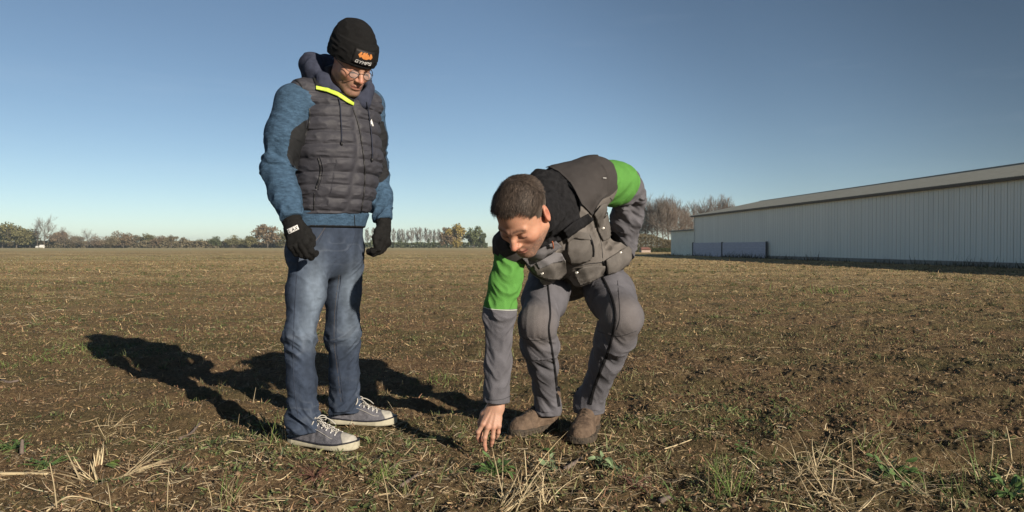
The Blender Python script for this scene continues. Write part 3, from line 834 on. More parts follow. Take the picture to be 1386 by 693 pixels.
def surf(f, lo, hi, h, B=8, slack=1.35):
    """surface nets on a sparse block grid -> V, quads"""
    lo = np.asarray(lo, float); hi = np.asarray(hi, float)
    nb = np.ceil((hi - lo) / (h * B)).astype(int)
    bi = np.stack(np.meshgrid(*[np.arange(n) for n in nb], indexing='ij'), -1).reshape(-1, 3)
    cen = (lo + (bi + .5) * h * B).astype(np.float32)
    dc = ev(f, cen)
    bi = bi[np.abs(dc) < h * B * .87 * slack + .012]
    S1 = B + 1
    loc = np.stack(np.meshgrid(*[np.arange(S1)] * 3, indexing='ij'), -1).reshape(-1, 3)
    N = nb * B + 2
    def key(g): return (g[..., 0].astype(np.int64) * N[1] + g[..., 1]) * N[2] + g[..., 2]
    VK, VP, EQ = [], [], []
    CH = 400
    for c0 in range(0, len(bi), CH):
        b_ = bi[c0:c0 + CH]
        G = b_[:, None, :] * B + loc[None]
        P = (lo + G.reshape(-1, 3) * h).astype(np.float32)
        D = ev(f, P).reshape(len(b_), S1, S1, S1)
        ins = D < 0
        g0 = b_ * B
        # cell vertices
        C = np.zeros((len(b_), B, B, B), np.int16)
        for a in (0, 1):
            for b in (0, 1):
                for c in (0, 1): C += ins[:, a:a + B, b:b + B, c:c + B]
        act = (C > 0) & (C < 8)
        I = np.argwhere(act)
        if not len(I): continue
        n = len(I); acc = np.zeros((n, 3)); cnt = np.zeros(n)
        def val(a, b, c): return D[I[:, 0], I[:, 1] + a, I[:, 2] + b, I[:, 3] + c]
        cs = {(a, b, c): val(a, b, c) for a in (0, 1) for b in (0, 1) for c in (0, 1)}
        for p in cs:
            for ax in range(3):
                if p[ax] == 0:
                    q = list(p); q[ax] = 1; q = tuple(q)
                    v0, v1 = cs[p], cs[q]; m = (v0 < 0) != (v1 < 0)
                    t_ = np.where(m, v0 / np.where(m, v0 - v1, 1), 0)
                    pos = np.tile(np.array(p, float), (n, 1)); pos[:, ax] = t_
                    acc += np.where(m[:, None], pos, 0); cnt += m
        cell = g0[I[:, 0]] + I[:, 1:]
        VK.append(key(cell + 1)); VP.append(lo + (cell + acc / cnt[:, None]) * h)
        # quads round the crossing edges
        for ax in range(3):
            sl = [slice(None)] + [slice(0, B)] * 3; sl2 = list(sl); sl2[ax + 1] = slice(1, B + 1)
            A_, B_ = ins[tuple(sl)], ins[tuple(sl2)]
            J = np.argwhere(A_ != B_)
            if not len(J): continue
            cell = g0[J[:, 0]] + J[:, 1:] + 1
            u, v = [(1, 2), (2, 0), (0, 1)][ax]
            du = np.zeros(3, int); dv = np.zeros(3, int); du[u] = 1; dv[v] = 1
            q = np.stack([key(cell - du - dv), key(cell - dv), key(cell), key(cell - du)], 1)
            fl = A_[J[:, 0], J[:, 1], J[:, 2], J[:, 3]]
            q = np.where(fl[:, None], q, q[:, ::-1])
            EQ.append(q)
    VK = np.concatenate(VK); VP = np.concatenate(VP); EQ = np.concatenate(EQ)
    o = np.argsort(VK); VK = VK[o]; VP = VP[o]
    ix = np.searchsorted(VK, EQ).clip(0, len(VK) - 1)
    ok = (VK[ix] == EQ).all(1)
    return VP, ix[ok]
def ev(f, P):
    out = np.empty(len(P), np.float32)
    for i in range(0, len(P), 300000): out[i:i + 300000] = f(P[i:i + 300000])
    return out

QUAL = 1.0
def sdf_obj(name, f, lo, hi, h, mats, parent, colorf=None, matf=None):
    V, Q = surf(f, lo, hi, h * QUAL)
    cols = colorf(V.astype(np.float32)) if colorf else None
    mi = matf(V[Q].mean(1).astype(np.float32)) if matf else None
    return mesh_obj(name, V, Q, mats, parent, True, mi, cols)

def ray_hit(f, px, py, d0, d1, off=0.0, n=90):
    """first depth along the line of sight where f = off (used to lay seams and patches on cloth)"""
    px = np.asarray(px, float); py = np.asarray(py, float); d = np.full(len(px), d0, float); hit = np.zeros(len(px), bool)
    for _ in range(n):
        P = np.stack([(px - 693) / F * d, d, CAM_H + (HOR - py) / F * d], 1).astype(np.float32)
        e = ev(f, P) - off
        hit |= e < 5e-4
        d = np.where(hit, d, d + np.clip(e * .6, 3e-4, .05))
    P = np.stack([(px - 693) / F * d, d, CAM_H + (HOR - py) / F * d], 1)
    hit &= d < d1
    return P, hit

def spline(pts, n):
    """Catmull-Rom through pts -> n samples per span"""
    p = np.asarray(pts, float); p = np.vstack([2 * p[0] - p[1], p, 2 * p[-1] - p[-2]])
    out = []
    for i in range(1, len(p) - 2):
        for t_ in np.linspace(0, 1, n, endpoint=False):
            a, b, c, d = p[i - 1], p[i], p[i + 1], p[i + 2]
            out.append(.5 * ((2 * b) + (-a + c) * t_ + (2 * a - 5 * b + 4 * c - d) * t_ ** 2 + (-a + 3 * b - 3 * c + d) * t_ ** 3))
    out.append(p[-2]); return np.array(out)

def drape_line(name, f, pxs, r, m, parent, d0, d1, off=.0, n=8, sides=5, flat=1.0, smooth=True):
    s_ = spline(pxs, n); P, hit = ray_hit(f, s_[:, 0], s_[:, 1], d0, d1, off)
    P = P[hit]
    if len(P) < 3: return None
    V, Fc = tube_mesh(P, r, sides)
    return mesh_obj(name, np.array(V), Fc, m, parent, smooth)

def drape_patch(name, f, poly, m, parent, d0, d1, off=.003, thick=.003, step=2.0, smooth=True, spl=0, bevel=False):
    from mathutils.geometry import delaunay_2d_cdt
    if spl: 
        q = np.asarray(poly, float); q = np.vstack([q, q[:1]]); poly = spline(q, spl)[:-1]
    poly = np.asarray(poly, float)
    bd = []
    for i in range(len(poly)):
        a, b = poly[i], poly[(i + 1) % len(poly)]; k = max(1, int(np.linalg.norm(b - a) / step))
        for t_ in range(k): bd.append(a + (b - a) * t_ / k)
    bd = np.array(bd)
    lo, hi = poly.min(0), poly.max(0)
    gx, gy = np.meshgrid(np.arange(lo[0] + step * .5, hi[0], step), np.arange(lo[1] + step * .5, hi[1], step))
    g = np.stack([gx.ravel(), gy.ravel()], 1)
    ins = np.zeros(len(g), bool); j = len(bd) - 1
    dm = np.full(len(g), 1e9)
    for i in range(len(bd)):
        a, b = bd[i], bd[j]
        c = ((a[1] > g[:, 1]) != (b[1] > g[:, 1])) & (g[:, 0] < (b[0] - a[0]) * (g[:, 1] - a[1]) / (b[1] - a[1] + 1e-12) + a[0])
        ins ^= c; j = i
        dm = np.minimum(dm, np.hypot(g[:, 0] - a[0], g[:, 1] - a[1]))
    g = g[ins & (dm > step * .45)]
    pts = [Vector(p) for p in np.vstack([bd, g])]
    nb_ = len(bd)
    vo, _, fo, *_r = delaunay_2d_cdt(pts, [(i, (i + 1) % nb_) for i in range(nb_)], [list(range(nb_))], 1, 1e-6)
    vo = np.array([[v.x, v.y] for v in vo])
    P, hit = ray_hit(f, vo[:, 0], vo[:, 1], d0, d1, off)
    fo = [list(q) for q in fo if all(hit[i] for i in q)]
    if not fo: return None
    # orient towards the camera
    q = fo[0]; nn = np.cross(P[q[1]] - P[q[0]], P[q[2]] - P[q[0]]); 
    if nn @ (np.array([0, 0, CAM_H]) - P[q[0]]) < 0: fo = [q[::-1] for q in fo]
    used = sorted({i for q in fo for i in q}); mp = {u: k for k, u in enumerate(used)}
    o = mesh_obj(name, P[used], [[mp[i] for i in q] for q in fo], m, parent, smooth)
    s_ = o.modifiers.new("thick", 'SOLIDIFY'); s_.thickness = thick; s_.offset = 1
    return o

# ------------------------------------------------------------------ a human head, local axes s (his left), f (forward), u (up)
def head_sdf(q, ear=True, lids=.0, jawk=1.0, mouth_open=0.0):
    d = ell(q, (0, -.014, .034), (.0765, .096, .086))
    d = smin(d, ell(q, (0, .034, -.030), (.061 * jawk, .060, .080)), .030)
    sq = q.copy(); sq[:, 0] = np.abs(sq[:, 0])
    d = smin(d, cap(sq, (.054 * jawk, -.004, -.056), (.018, .066, -.100), .019, .018), .028)
    d = smin(d, ell(q, (0, .076, -.100), (.022, .019, .018)), .022)            # chin
    d = smin(d, ell(sq, (.046, .052, -.026), (.021, .027, .019)), .020)        # cheekbones
    d = smin(d, cap(sq, (.006, .086, .014), (.042, .072, .018), .0105, .010), .012)    # brow
    d = ssub(d, ell(sq, (.0315, .098, -.004), (.0175, .016, .012)), .012)        # sockets
    d = smin(d, ell(sq, (.0315, .0735, -.005), (.0140, .0140, .0125)), .004)   # eye balls under lids
    d = smin(d, cap(sq, (.016, .085, -.019), (.044, .073, -.016), .0050, .005), .010)  # lower lid pad
    d = smin(d, chain(q, [(0, .086, .008), (0, .100, -.014), (0, .1125, -.033)], [.0075, .0085, .0105], .006), .010)  # nose
    d = smin(d, ell(sq, (.0125, .0995, -.037), (.0090, .0115, .0085)), .007)
    d = ssub(d, ell(sq, (.0065, .104, -.0475), (.0042, .007, .004)), .003)
    d = smin(d, ell(q, (0, .078, -.062), (.031, .020, .022)), .014)            # muzzle
    d = smin(d, chain(sq, [(0, .0985, -.0615), (.010, .0965, -.0605), (.026, .083, -.0655)], [.0055, .0052, .003], .003), .005)
    d = smin(d, chain(sq, [(0, .0955, -.0735), (.012, .0925, -.0735), (.025, .083, -.0675)], [.0066, .006, .003], .003), .005)
    d = ssub(d, chain(sq, [(0, .105, -.0672), (.012, .1025, -.0672), (.028, .089, -.0668)], [.0022 + mouth_open, .0020 + mouth_open * .7, .0012], .002), .003)
    d = ssub(d, cap(sq, (.016, .104, -.046), (.033, .094, -.066), .003, .003), .012)    # naso-labial fold
    if ear:
        M = np.stack([nrm((1, -.35, 0)), nrm((.35, 1, .15)), nrm((0, -.15, 1))], 1)
        e = ell(sq, (.081, -.016, -.006), (.0085, .0195, .0315), M)
        e = smin(e, ell(sq, (.076, -.012, -.030), (.007, .010, .012)), .006)
        e = ssub(e, ell(sq, (.0895, -.010, -.004), (.0060, .0105, .0195), M), .004)
        d = smin(d, e, .006)
    return d

def head_colors(q, base, stub=.5, brow=(.06, .04, .03), ruddy=1.0, eyes_open=False):
    """skin pigment of the head in local coordinates"""
    n = len(q); c = np.tile(np.array(base, np.float32), (n, 1))
    s_, f_, u_ = np.abs(q[:, 0]), q[:, 1], q[:, 2]
    def bl(w, col):
        nonlocal c
        w = np.clip(w, 0, 1)[:, None]; c = c * (1 - w) + np.array(col, np.float32) * w
    g = lambda a, b, d_, r: np.exp(-(((s_ - a) ** 2 + (f_ - b) ** 2 + (u_ - d_) ** 2) / (r * r)))
    bl(.55 * ruddy * g(.042, .065, -.035, .024), (.50, .20, .14))
    bl(.60 * ruddy * g(0, .115, -.036, .018), (.52, .20, .14))
    bl(.7 * ruddy * g(.084, -.016, -.004, .03), (.50, .19, .13))
    nv = vnoise(q, 260, 3)
    sm = np.clip((-u_ - .040) / .02, 0, 1) * np.clip((f_ + .01) / .03, 0, 1) * (1 - .0 * s_)
    bl(stub * (.8 + .35 * nv) * sm * (1 - g(0, .10, -.067, .018)), (.16, .11, .09))
    lip = np.exp(-((u_ + .0672) / .0085) ** 2) * (f_ > .08) * (s_ < .026)
    bl(.75 * lip, (.36, .13, .11))
    bl(1.0 * np.exp(-((u_ + .0672) / .0016) ** 2) * (f_ > .08) * (s_ < .026), (.07, .03, .025))
    bw = np.exp(-((u_ - (.0185 + .006 * (1 - ((s_ - .028) / .022) ** 2))) / .0046) ** 2) * (s_ > .009) * (s_ < .052) * (f_ > .06)
    bl(.9 * bw * (.8 + .3 * nv), brow)
    slit = np.exp(-((u_ + .0095 + (s_ - .0315) ** 2 * 6) / .0022) ** 2) * (np.abs(s_ - .0315) < .0145) * (f_ > .07)
    bl(1.0 * slit, (.035, .022, .018))
    bl(.35 * np.exp(-((u_ + .006) / .010) ** 2) * (np.abs(s_ - .0315) < .017) * (f_ > .065), (.30, .13, .10))
    return c
# ================================================================== standing man
skin_m = mat("skin", (1, 1, 1), .5, .06, 60, attr=True, spec=.35, sss=.12, bump=.12, bscale=220)
A = empty("person", W(435, 590, 3.23) * np.array([1, 1, 0]), "standing man in black beanie, glasses and dark quilted vest, gloved hands hanging, looking down", "person")
fA = nrm((.67, -.74, 0)); rA = np.array([fA[1], -fA[0], 0]); UP = np.array([0, 0, 1.0])   # rA = towards his right hand
CH = W(460, 190, 3.26)
def TA(z, dr=0, df=0):
    """torso centre line of the standing man at height z, offsets right/forward"""
    x = np.interp(z, [.70, .90, 1.0, 1.25, 1.5, 1.65], [-.845, -.828, -.800, -.752, -.760, -.742])
    y = np.interp(z, [.70, .90, 1.25, 1.5, 1.65], [3.29, 3.28, 3.25, 3.26, 3.23])
    return np.array([x, y, z]) + rA * dr + fA * df
# joints
RSh, REl, RWr = W(398, 140, 3.12), W(376, 228, 3.08), W(396, 301, 2.99)
LSh, LEl, LWr = W(498, 145, 3.40), W(508, 228, 3.43), W(519, 301, 3.36)
RHip, RKn, RAn = W(422, 345, 3.20), W(405, 452, 3.12), W(410, 572, 3.10)
LHip, LKn, LAn = W(463, 345, 3.36), W(464, 452, 3.40), W(467, 553, 3.47)
# head frame
yaw, pit = R(43), R(36)
hf0 = np.array([math.sin(yaw), -math.cos(yaw), 0])
HF = nrm(hf0 * math.cos(pit) - UP * math.sin(pit)); HU = nrm(UP * math.cos(pit) + hf0 * math.sin(pit))
tl = R(5); HS = nrm(np.cross(HU, HF))       # towards his left
HCA = W(477, 86, 3.15)
MA = np.stack([HS, HF, HU], 1)             # columns local axes in world
def tolocA(P): return ((P - HCA.astype(np.float32)) @ MA.astype(np.float32)).astype(np.float32)
def hA(*l): return HCA + MA @ np.array(l, float)
neckA = hA(0, -.03, -.05)

def torso_under(P, T, rad):
    d = None
    return d
def bodyA(P):
    q = tolocA(P)
    d = head_sdf(q, ear=False)
    nb = TA(1.50)
    d = smin(d, cap(P, neckA, nb, .055, .062), .02)
    d = smin(d, ecap(P, TA(1.44), TA(1.15), rA, .155, .085, .14, .085), .05)
    d = smin(d, ecap(P, TA(1.15), TA(.88), rA, .14, .085, .135, .09), .05)
    for s_, e_, w_ in ((RSh, REl, RWr), (LSh, LEl, LWr)):
        d = smin(d, cap(P, TA(1.46), s_, .05, .05), .04)
        d = smin(d, cap(P, s_, e_, .045, .036), .03)
        d = smin(d, cap(P, e_, w_, .036, .026), .02)
        tip = w_ + nrm(w_ - e_) * .06
        d = smin(d, cap(P, w_, tip, .018, .014), .02)
    for h_, k_, a_ in ((RHip, RKn, RAn), (LHip, LKn, LAn)):
        d = smin(d, cap(P, h_, k_, .070, .048), .04)
        d = smin(d, cap(P, k_, a_, .045, .032), .03)
    return d
def bodyA_col(V):
    q = tolocA(V)
    return head_colors(q, (.50, .275, .19), .75, ruddy=1.3)
bA = sdf_obj("body", bodyA, (-1.25, 2.8, -.02), (-.4, 3.75, 1.85), .0032, skin_m, A, bodyA_col)

# --- jeans
def limb_pts(a, b, c, mid=.5): return [a, b, c]
def jeansA(P):
    d = ecap(P, TA(.955), TA(.80), rA, .165, .115, .178, .125)
    legs = None
    for i, (h_, k_, a_, rk, ra, rt) in enumerate(((RHip, RKn, RAn, .058, .052, .090), (LHip, LKn, LAn, .070, .060, .095))):
        an = a_ - UP * .06 + fA * .006
        L_ = Limb([h_ + UP * .02, h_ * .5 + k_ * .5, k_, k_ * .45 + a_ * .55, a_, an], [rt, .078, rk, .056 if i == 0 else .062, ra, ra + .002], .03)
        e, ar, c, si = L_(P)
        lk, la = L_.L[2], L_.L[4]
        amp = .0024 + .0085 * bumpf(ar, lk + .03, .07) + .0125 * bumpf(ar, la - .01, .10) + .0055 * bumpf(ar, 0.04, .08)
        e = e - folds(ar, c, si, .052, 1, 15 + i * 3, .07, .9) * amp - folds(ar, c, si, .021, .0010, 75 + i, .05, 1.6) - .0022 * vnoise(P * np.array([1, 1, .5], np.float32), 16, 71)
        legs = e if legs is None else np.minimum(legs, e)
    e = smin(d, legs, .025)
    # cut hems and waist
    zl = P[:, 2]
    cutR = np.minimum(1e3, 1e3)
    e = smax(e, zl - .965, .006)
    e = smax(e, .048 + .008 * vnoise(P, 9, 5) + .03 * ((P - TA(.9).astype(np.float32)) @ fA.astype(np.float32) + .0) - zl, .006)
    return e
denim = mat("denim", (1, 1, 1), .85, .22, 14, attr=True, spec=.2, bump=.25, bscale=420, stretch=(1, 1, .22))
def denim_col(V):
    c = np.tile(np.array((.036, .050, .080), np.float32), (len(V), 1))
    def fade(pt, r, w, col=(.17, .215, .275)):
        nonlocal c
        q = (V - pt.astype(np.float32)) / np.array(r, np.float32); k = (w * np.exp(-(q ** 2).sum(1)))[:, None]
        c = c * (1 - k) + np.array(col, np.float32) * k
    for h_, k_ in ((RHip, RKn), (LHip, LKn)):
        fade(h_ * .55 + k_ * .45 + fA * .08, (.058, .08, .15), .75)
        fade(k_ + fA * .06 + UP * .02, (.05, .06, .07), .5)
    c *= (1 + .22 * vnoise(V * np.array([1, 1, .3], np.float32), 40, 8) + .16 * vnoise(V * np.array([1, 1, 1.5], np.float32), 75, 18))[:, None]
    c *= (1 + .15 * vnoise(V, 7, 9))[:, None]
    # worn lines: pale whiskers at hips, honeycomb behind and under the knee
    wv = 1 - np.abs(vnoise(V * np.array([.6, .6, 1.6], np.float32), 22, 33)); z = V[:, 2]
    zone = np.exp(-((z - .80) / .05) ** 2) + np.exp(-((z - .42) / .06) ** 2) + .8 * np.exp(-((z - .14) / .07) ** 2)
    k = (np.clip((wv - .70) / .30, 0, 1) ** 1.5 * np.clip(zone, 0, 1) * .30)[:, None]
    return c * (1 - k) + np.array((.17, .20, .25)) * k
jA = sdf_obj("jeans", jeansA, (-1.08, 2.95, 0.03), (-.58, 3.62, 1.0), .0035, denim, A, denim_col)
seam_blue = mat("dark_seam_thread", (.035, .045, .07), .8)
tan_thread = mat("tan_thread", (.16, .12, .085), .8)
drape_line("seam", jeansA, [(405, 335), (401, 380), (398, 430), (396, 480), (398, 530), (404, 572)], .0013, seam_blue, jA, 2.7, 3.6, -.0001)
drape_line("seam", jeansA, [(462, 372), (456, 420), (455, 465), (459, 500), (464, 545)], .0014, seam_blue, jA, 2.9, 3.7, 0)
drape_line("seam", jeansA, [(459, 372), (453, 420), (452, 465), (456, 500), (461, 545)], .0005, tan_thread, jA, 2.9, 3.7, -.0001)
drape_line("fly_seam", jeansA, [(482, 312), (477, 330), (463, 347), (452, 356)], .0010, seam_blue, jA, 2.7, 3.7, 0)
drape_line("pocket_seam", jeansA, [(440, 310), (431, 328), (414, 338)], .0016, seam_blue, jA, 2.7, 3.7, 0)
drape_line("pocket_seam", jeansA, [(440, 308), (428, 325), (412, 335)], .0007, tan_thread, jA, 2.7, 3.7, 0)

# --- blue jacket (sleeves, body under the vest, hem)
LR = Limb([RSh + UP * .005, RSh * .5 + REl * .5, REl, REl * .5 + RWr * .5, RWr + UP * .012], [.074, .077, .060, .056, .044], .03)
LL_ = Limb([LSh + UP * .005, LSh * .5 + LEl * .5, LEl, LEl * .5 + LWr * .5, LWr + UP * .008], [.078, .068, .056, .052, .042], .03)
def jacketA(P):
    d = ecap(P, TA(1.45), TA(1.20), rA, .165, .10, .165, .108)
    d = smin(d, ecap(P, TA(1.20), TA(.915), rA, .165, .108, .166, .124), .03)
    hem = smax(ecap(P, TA(1.0), TA(.90), rA, .178, .132, .176, .130), np.abs(P[:, 2] - .945) - .035, .008)
    d = smin(d, hem, .006)
    d = smax(d, .905 + .015 * (P @ fA.astype(np.float32) - TA(.9) @ fA) - P[:, 2], .008)
    for i, Lm in enumerate((LR, LL_)):
        e, ar, c, si = Lm(P)
        el, wr = Lm.L[2], Lm.L[4]
        amp = .0018 + .0058 * bumpf(ar, el, .09) + .0045 * bumpf(ar, wr - .05, .07) + .0020 * bumpf(ar, .12, .05)
        e = e - folds(ar, c, si, .034, 1, 21 + i * 4, .035) * amp
        e = smax(e, ar * 0 + ((P - Lm.p[-1].astype(np.float32)) @ nrm(Lm.p[-1] - Lm.p[-2]).astype(np.float32)), .006)
        d = smin(d, e, .03)
    d = smin(d, cap(P, TA(1.46), RSh + UP * .002, .064, .064), .03)
    d = smin(d, cap(P, TA(1.47), LSh + UP * .004, .070, .062), .03)
    return d
heather = mat("blue_heather_knit", (1, 1, 1), .95, .30, 55, attr=True, spec=.15, bump=.5, bscale=160, stretch=(1, 1, 2.6))
blackf = mat("black_panel", (.016, .017, .019), .8, .2, 60, spec=.25)
def jacket_mat(C):
    # dark underarm panels on the inner side of the sleeves and a dark strip under the hem
    _, ar, c, si = LR(C)
    rel = C - RSh.astype(np.float32); dI = nrm(-rA * .75 + fA * .66); inner = (C @ dI.astype(np.float32)) - np.interp(C[:, 2], [RWr[2], REl[2], RSh[2]], [(dI @ RWr), (dI @ REl), (dI @ RSh)])
    m = (inner > .044 + .10 * np.clip((C[:, 2] - 1.30) / .17, 0, 1) + .06 * np.clip((1.20 - C[:, 2]) / .10, 0, 1)) & (C[:, 2] < 1.47) & (C[:, 2] > 1.10) & (e_lt(LR, C))
    fr = (C @ fA.astype(np.float32)); 
    dL = nrm(rA * .6 + fA * .8); inL = (C @ dL.astype(np.float32)) - np.interp(C[:, 2], [LWr[2], LEl[2], LSh[2]], [dL @ LWr, dL @ LEl, dL @ LSh])
    m2 = (inL > .022 + .08 * np.clip((1.16 - C[:, 2]) / .10, 0, 1)) & (C[:, 2] < 1.40) & (C[:, 2] > 1.06) & e_lt(LL_, C)
    hem = (C[:, 2] < .918) & (C[:, 2] > .80)
    return (m | m2 | hem).astype(int)
def e_lt(Lm, C): return Lm(C)[0] < .012
def blue_col(V):
    c = np.tile(np.array((.052, .098, .160), np.float32), (len(V), 1))
    st = vnoise(V * np.array([1, 1, 3.2], np.float32), 42, 5) * .55 + vnoise(V * np.array([1, 1, 3.2], np.float32), 110, 6) * .5
    return c * (1 + .34 * st)[:, None]
kA = sdf_obj("jacket", jacketA, (-1.2, 2.85, .86), (-.45, 3.62, 1.62), .0032, [heather, blackf], A, blue_col, jacket_mat)
drape_line("hem_zip", jacketA, [(480, 291), (480, 300), (481, 307)], .0022, blackf, kA, 2.7, 3.7, .0)

# --- hood, a thick soft roll round the neck open at the front
navy = mat("navy_hood_fleece", (.048, .055, .085), .95, .25, 40, spec=.1, bump=.4, bscale=320)
def hp(a, r, z, fr=0):  # angle a from forward (towards his right positive)
    return TA(1.5) * np.array([1, 1, 0]) + UP * z + (fA * math.cos(a) * r + rA * math.sin(a) * r) + fA * fr
hood_pts = [hp(R(a), r, z) for a, r, z in ((10, .100, 1.462), (34, .106, 1.492), (60, .108, 1.540), (95, .112, 1.585), (130, .118, 1.625), (180, .128, 1.635), (230, .118, 1.605), (275, .108, 1.560), (305, .112, 1.525), (332, .118, 1.495), (352, .108, 1.460))]
hood_r = [.010, .018, .024, .034, .045, .050, .045, .036, .032, .026, .012]
def hoodA(P):
    d = chain(P, hood_pts, hood_r, .03)
    d = smin(d, ecap(P, TA(1.53, 0, -.10), TA(1.38, 0, -.155), rA, .11, .035, .07, .02), .04)
    d = smin(d, chain(P, [p * 1 - UP * .045 + (TA(1.5) - p) * np.array([-.06, -.06, 0]) for p in hood_pts[1:-1]], [.022] * 9, .02), .03)
    q = P * 1.0
    n = vnoise(q * np.array([1, 1, .8], np.float32), 19, 3)
    d = d - .007 * (1 - 2 * np.abs(n))
    # opening for the neck
    d = ssub(d, cap(P, TA(1.42), TA(1.50) + fA * .02, .060, .066), .015)
    d = ssub(d, cap(P, TA(1.50) + fA * .02, hA(0, .02, .02), .072, .092), .015)
    return d
hoA = sdf_obj("hood", hoodA, (-1.1, 2.9, 1.25), (-.45, 3.6, 1.75), .0032, navy, A)

# --- quilted vest
ZQ = np.array([.975, 1.03, 1.085, 1.14, 1.197, 1.255, 1.312, 1.368, 1.422, 1.475])
def vest_base(P):
    d = ecap(P, TA(1.40), TA(1.22), rA, .176, .120, .184, .136)
    d = smin(d, ecap(P, TA(1.22), TA(1.09), rA, .184, .136, .174, .140), .03)
    d = smin(d, ecap(P, TA(1.09), TA(.985), rA, .174, .140, .168, .136), .03)
    d = smin(d, cap(P, TA(1.455), TA(1.478, .168), .075, .054), .04)
    d = smin(d, cap(P, TA(1.455), TA(1.468, -.150), .070, .052), .04)
    d = smin(d, ecap(P, TA(1.46, 0, .01), TA(1.53, 0, .0), rA, .115, .095, .10, .085), .03)
    return d
def vestA(P):
    d = vest_base(P)
    fz = P @ fA.astype(np.float32) - float(TA(1.2) @ fA); rz = P @ rA.astype(np.float32)
    rc = rz - np.interp(P[:, 2], [.9, 1.25, 1.6], [TA(.9) @ rA, TA(1.25) @ rA, TA(1.6) @ rA])
    # horizontal baffles: soft rolls with narrow stitched valleys
    z = P[:, 2] + .006 * vnoise(P, 6, 2) + .015 * np.abs(rc) * 1.2 - .006
    dist = np.min(np.abs(z[:, None] - ZQ[None]), 1)
    side = (rc > .085) & (P[:, 2] > 1.0) & (P[:, 2] < 1.20)
    puff = .0105 * (1 - np.exp(-(dist / .0115) ** 1.1))
    # side panel: vertical stitching too
    vs = np.abs(((rc - .0) / .030 + fz / .030 * .6) % 1.0 - .5) * .03 * .9
    puff = np.where(side, puff * .65 * (.5 + .5 * (1 - np.exp(-((.0135 - vs).clip(0) / .004) ** 2))), puff)
    puff += .0032 * (1 - 2 * np.abs(vnoise(P * np.array([1, 1, 2.6], np.float32), 24, 4))) + .003 * vnoise(P, 11, 6)
    zipd = np.abs(rc + .004)
    puff = puff * (1 - np.exp(-(zipd / .016) ** 2) * (fz > 0))
    d = d - puff
    # arm holes
    for s_, e_ in ((RSh, REl), (LSh, LEl)):
        sg = 1 if s_ is RSh else -1
        c0 = s_ + rA * sg * .048
        d = ssub(d, ell(P, c0 - UP * .085 + rA * sg * .034, (.082, .082, .146)), .012)
    # hem
    d = smax(d, .968 - .03 * rc - P[:, 2], .012)
    # front opening at the neck
    d = ssub(d, cap(P, TA(1.50) + fA * .06, TA(1.60) + fA * .10, .062, .10), .02)
    return d
vest_m = mat("charcoal_quilted_nylon", (.046, .046, .056), .62, .15, 30, spec=.30, bump=.12, bscale=120)
vA = sdf_obj("vest", vestA, (-1.1, 2.9, .93), (-.45, 3.62, 1.64), .0030, vest_m, A)
zip_m = mat("black_zip", (.02, .02, .022), .5, spec=.5)
lime = mat("lime_piping", (.52, .68, .08), .5, .05, 30)
drape_line("zip", vestA, [(478, 146), (486, 170), (491, 200), (494, 230), (493, 260), (488, 292)], .0036, zip_m, vA, 2.7, 3.7, .001)
def _vh(P): return smin(vestA(P), smax(hoodA(P), P[:, 2] - 1.475, .01), .02)
drape_patch("piping", _vh, [(428.5, 117), (444, 120), (459, 126), (472, 134.5), (479.5, 139.5), (479, 143.5), (470, 139), (457, 130.5), (442, 124.5), (428.5, 121.5)], lime, vA, 2.7, 3.7, .005, .003, 1.2)
drape_patch("front_yoke", _vh, [(424, 106), (450, 112), (474, 127), (480, 134), (478, 139.5), (459, 126.5), (443, 120), (428, 117)], blackf, vA, 2.7, 3.7, .002, .003, 2)
drape_line("pocket_zip", vestA, [(431, 214), (434, 226), (433, 240), (428, 255)], .0036, zip_m, vA, 2.7, 3.7, .001)
drape_line("pocket_edge", vestA, [(434, 213), (437.5, 226), (436.5, 240), (431, 257)], .0026, vest_m, vA, 2.7, 3.7, .002)
drape_line("pocket_zip", vestA, [(426, 261), (425.5, 272), (425, 284)], .0024, zip_m, vA, 2.7, 3.7, .001)
drape_line("arm_hole_binding", vestA, [(393, 104), (405, 112), (413, 124), (418, 140), (420, 158), (416, 178), (406, 200), (396, 220)], .0036, zip_m, vA, 2.7, 3.7, .0)
white_m = mat("white_print", (.75, .75, .74), .6)
orange_m = mat("orange_print", (.58, .22, .06), .6, .1, 60)
drape_patch("chest_emblem", vestA, [(501.5, 165), (503.3, 161.5), (506, 171), (504.6, 171.5), (503.9, 168.5), (502.6, 168.5), (502.6, 171)], white_m, vA, 2.7, 3.8, .002, .0015, 1)
# drawstrings
cord = mat("navy_cord", (.03, .035, .055), .8)
_f = lambda P: np.minimum(vestA(P), hoodA(P))
for nm, pts in (("drawstring", [(457, 126), (461, 142), (462, 160), (463, 178), (463, 192)]), ("drawstring", [(497, 138), (500, 155), (503, 180), (504.5, 205), (504, 214)])):
    o = drape_line(nm, _f, pts, .0028, cord, hoA, 2.7, 3.8, .004)
    if o:
        P_, h_ = ray_hit(_f, [pts[-1][0]], [pts[-1][1]], 2.7, 3.8, .005)
        mb = MB(); mb.tube([P_[0], P_[0] - UP * .016], .0042, 8); mb.obj("cord_tip", zip_m, hoA, True)

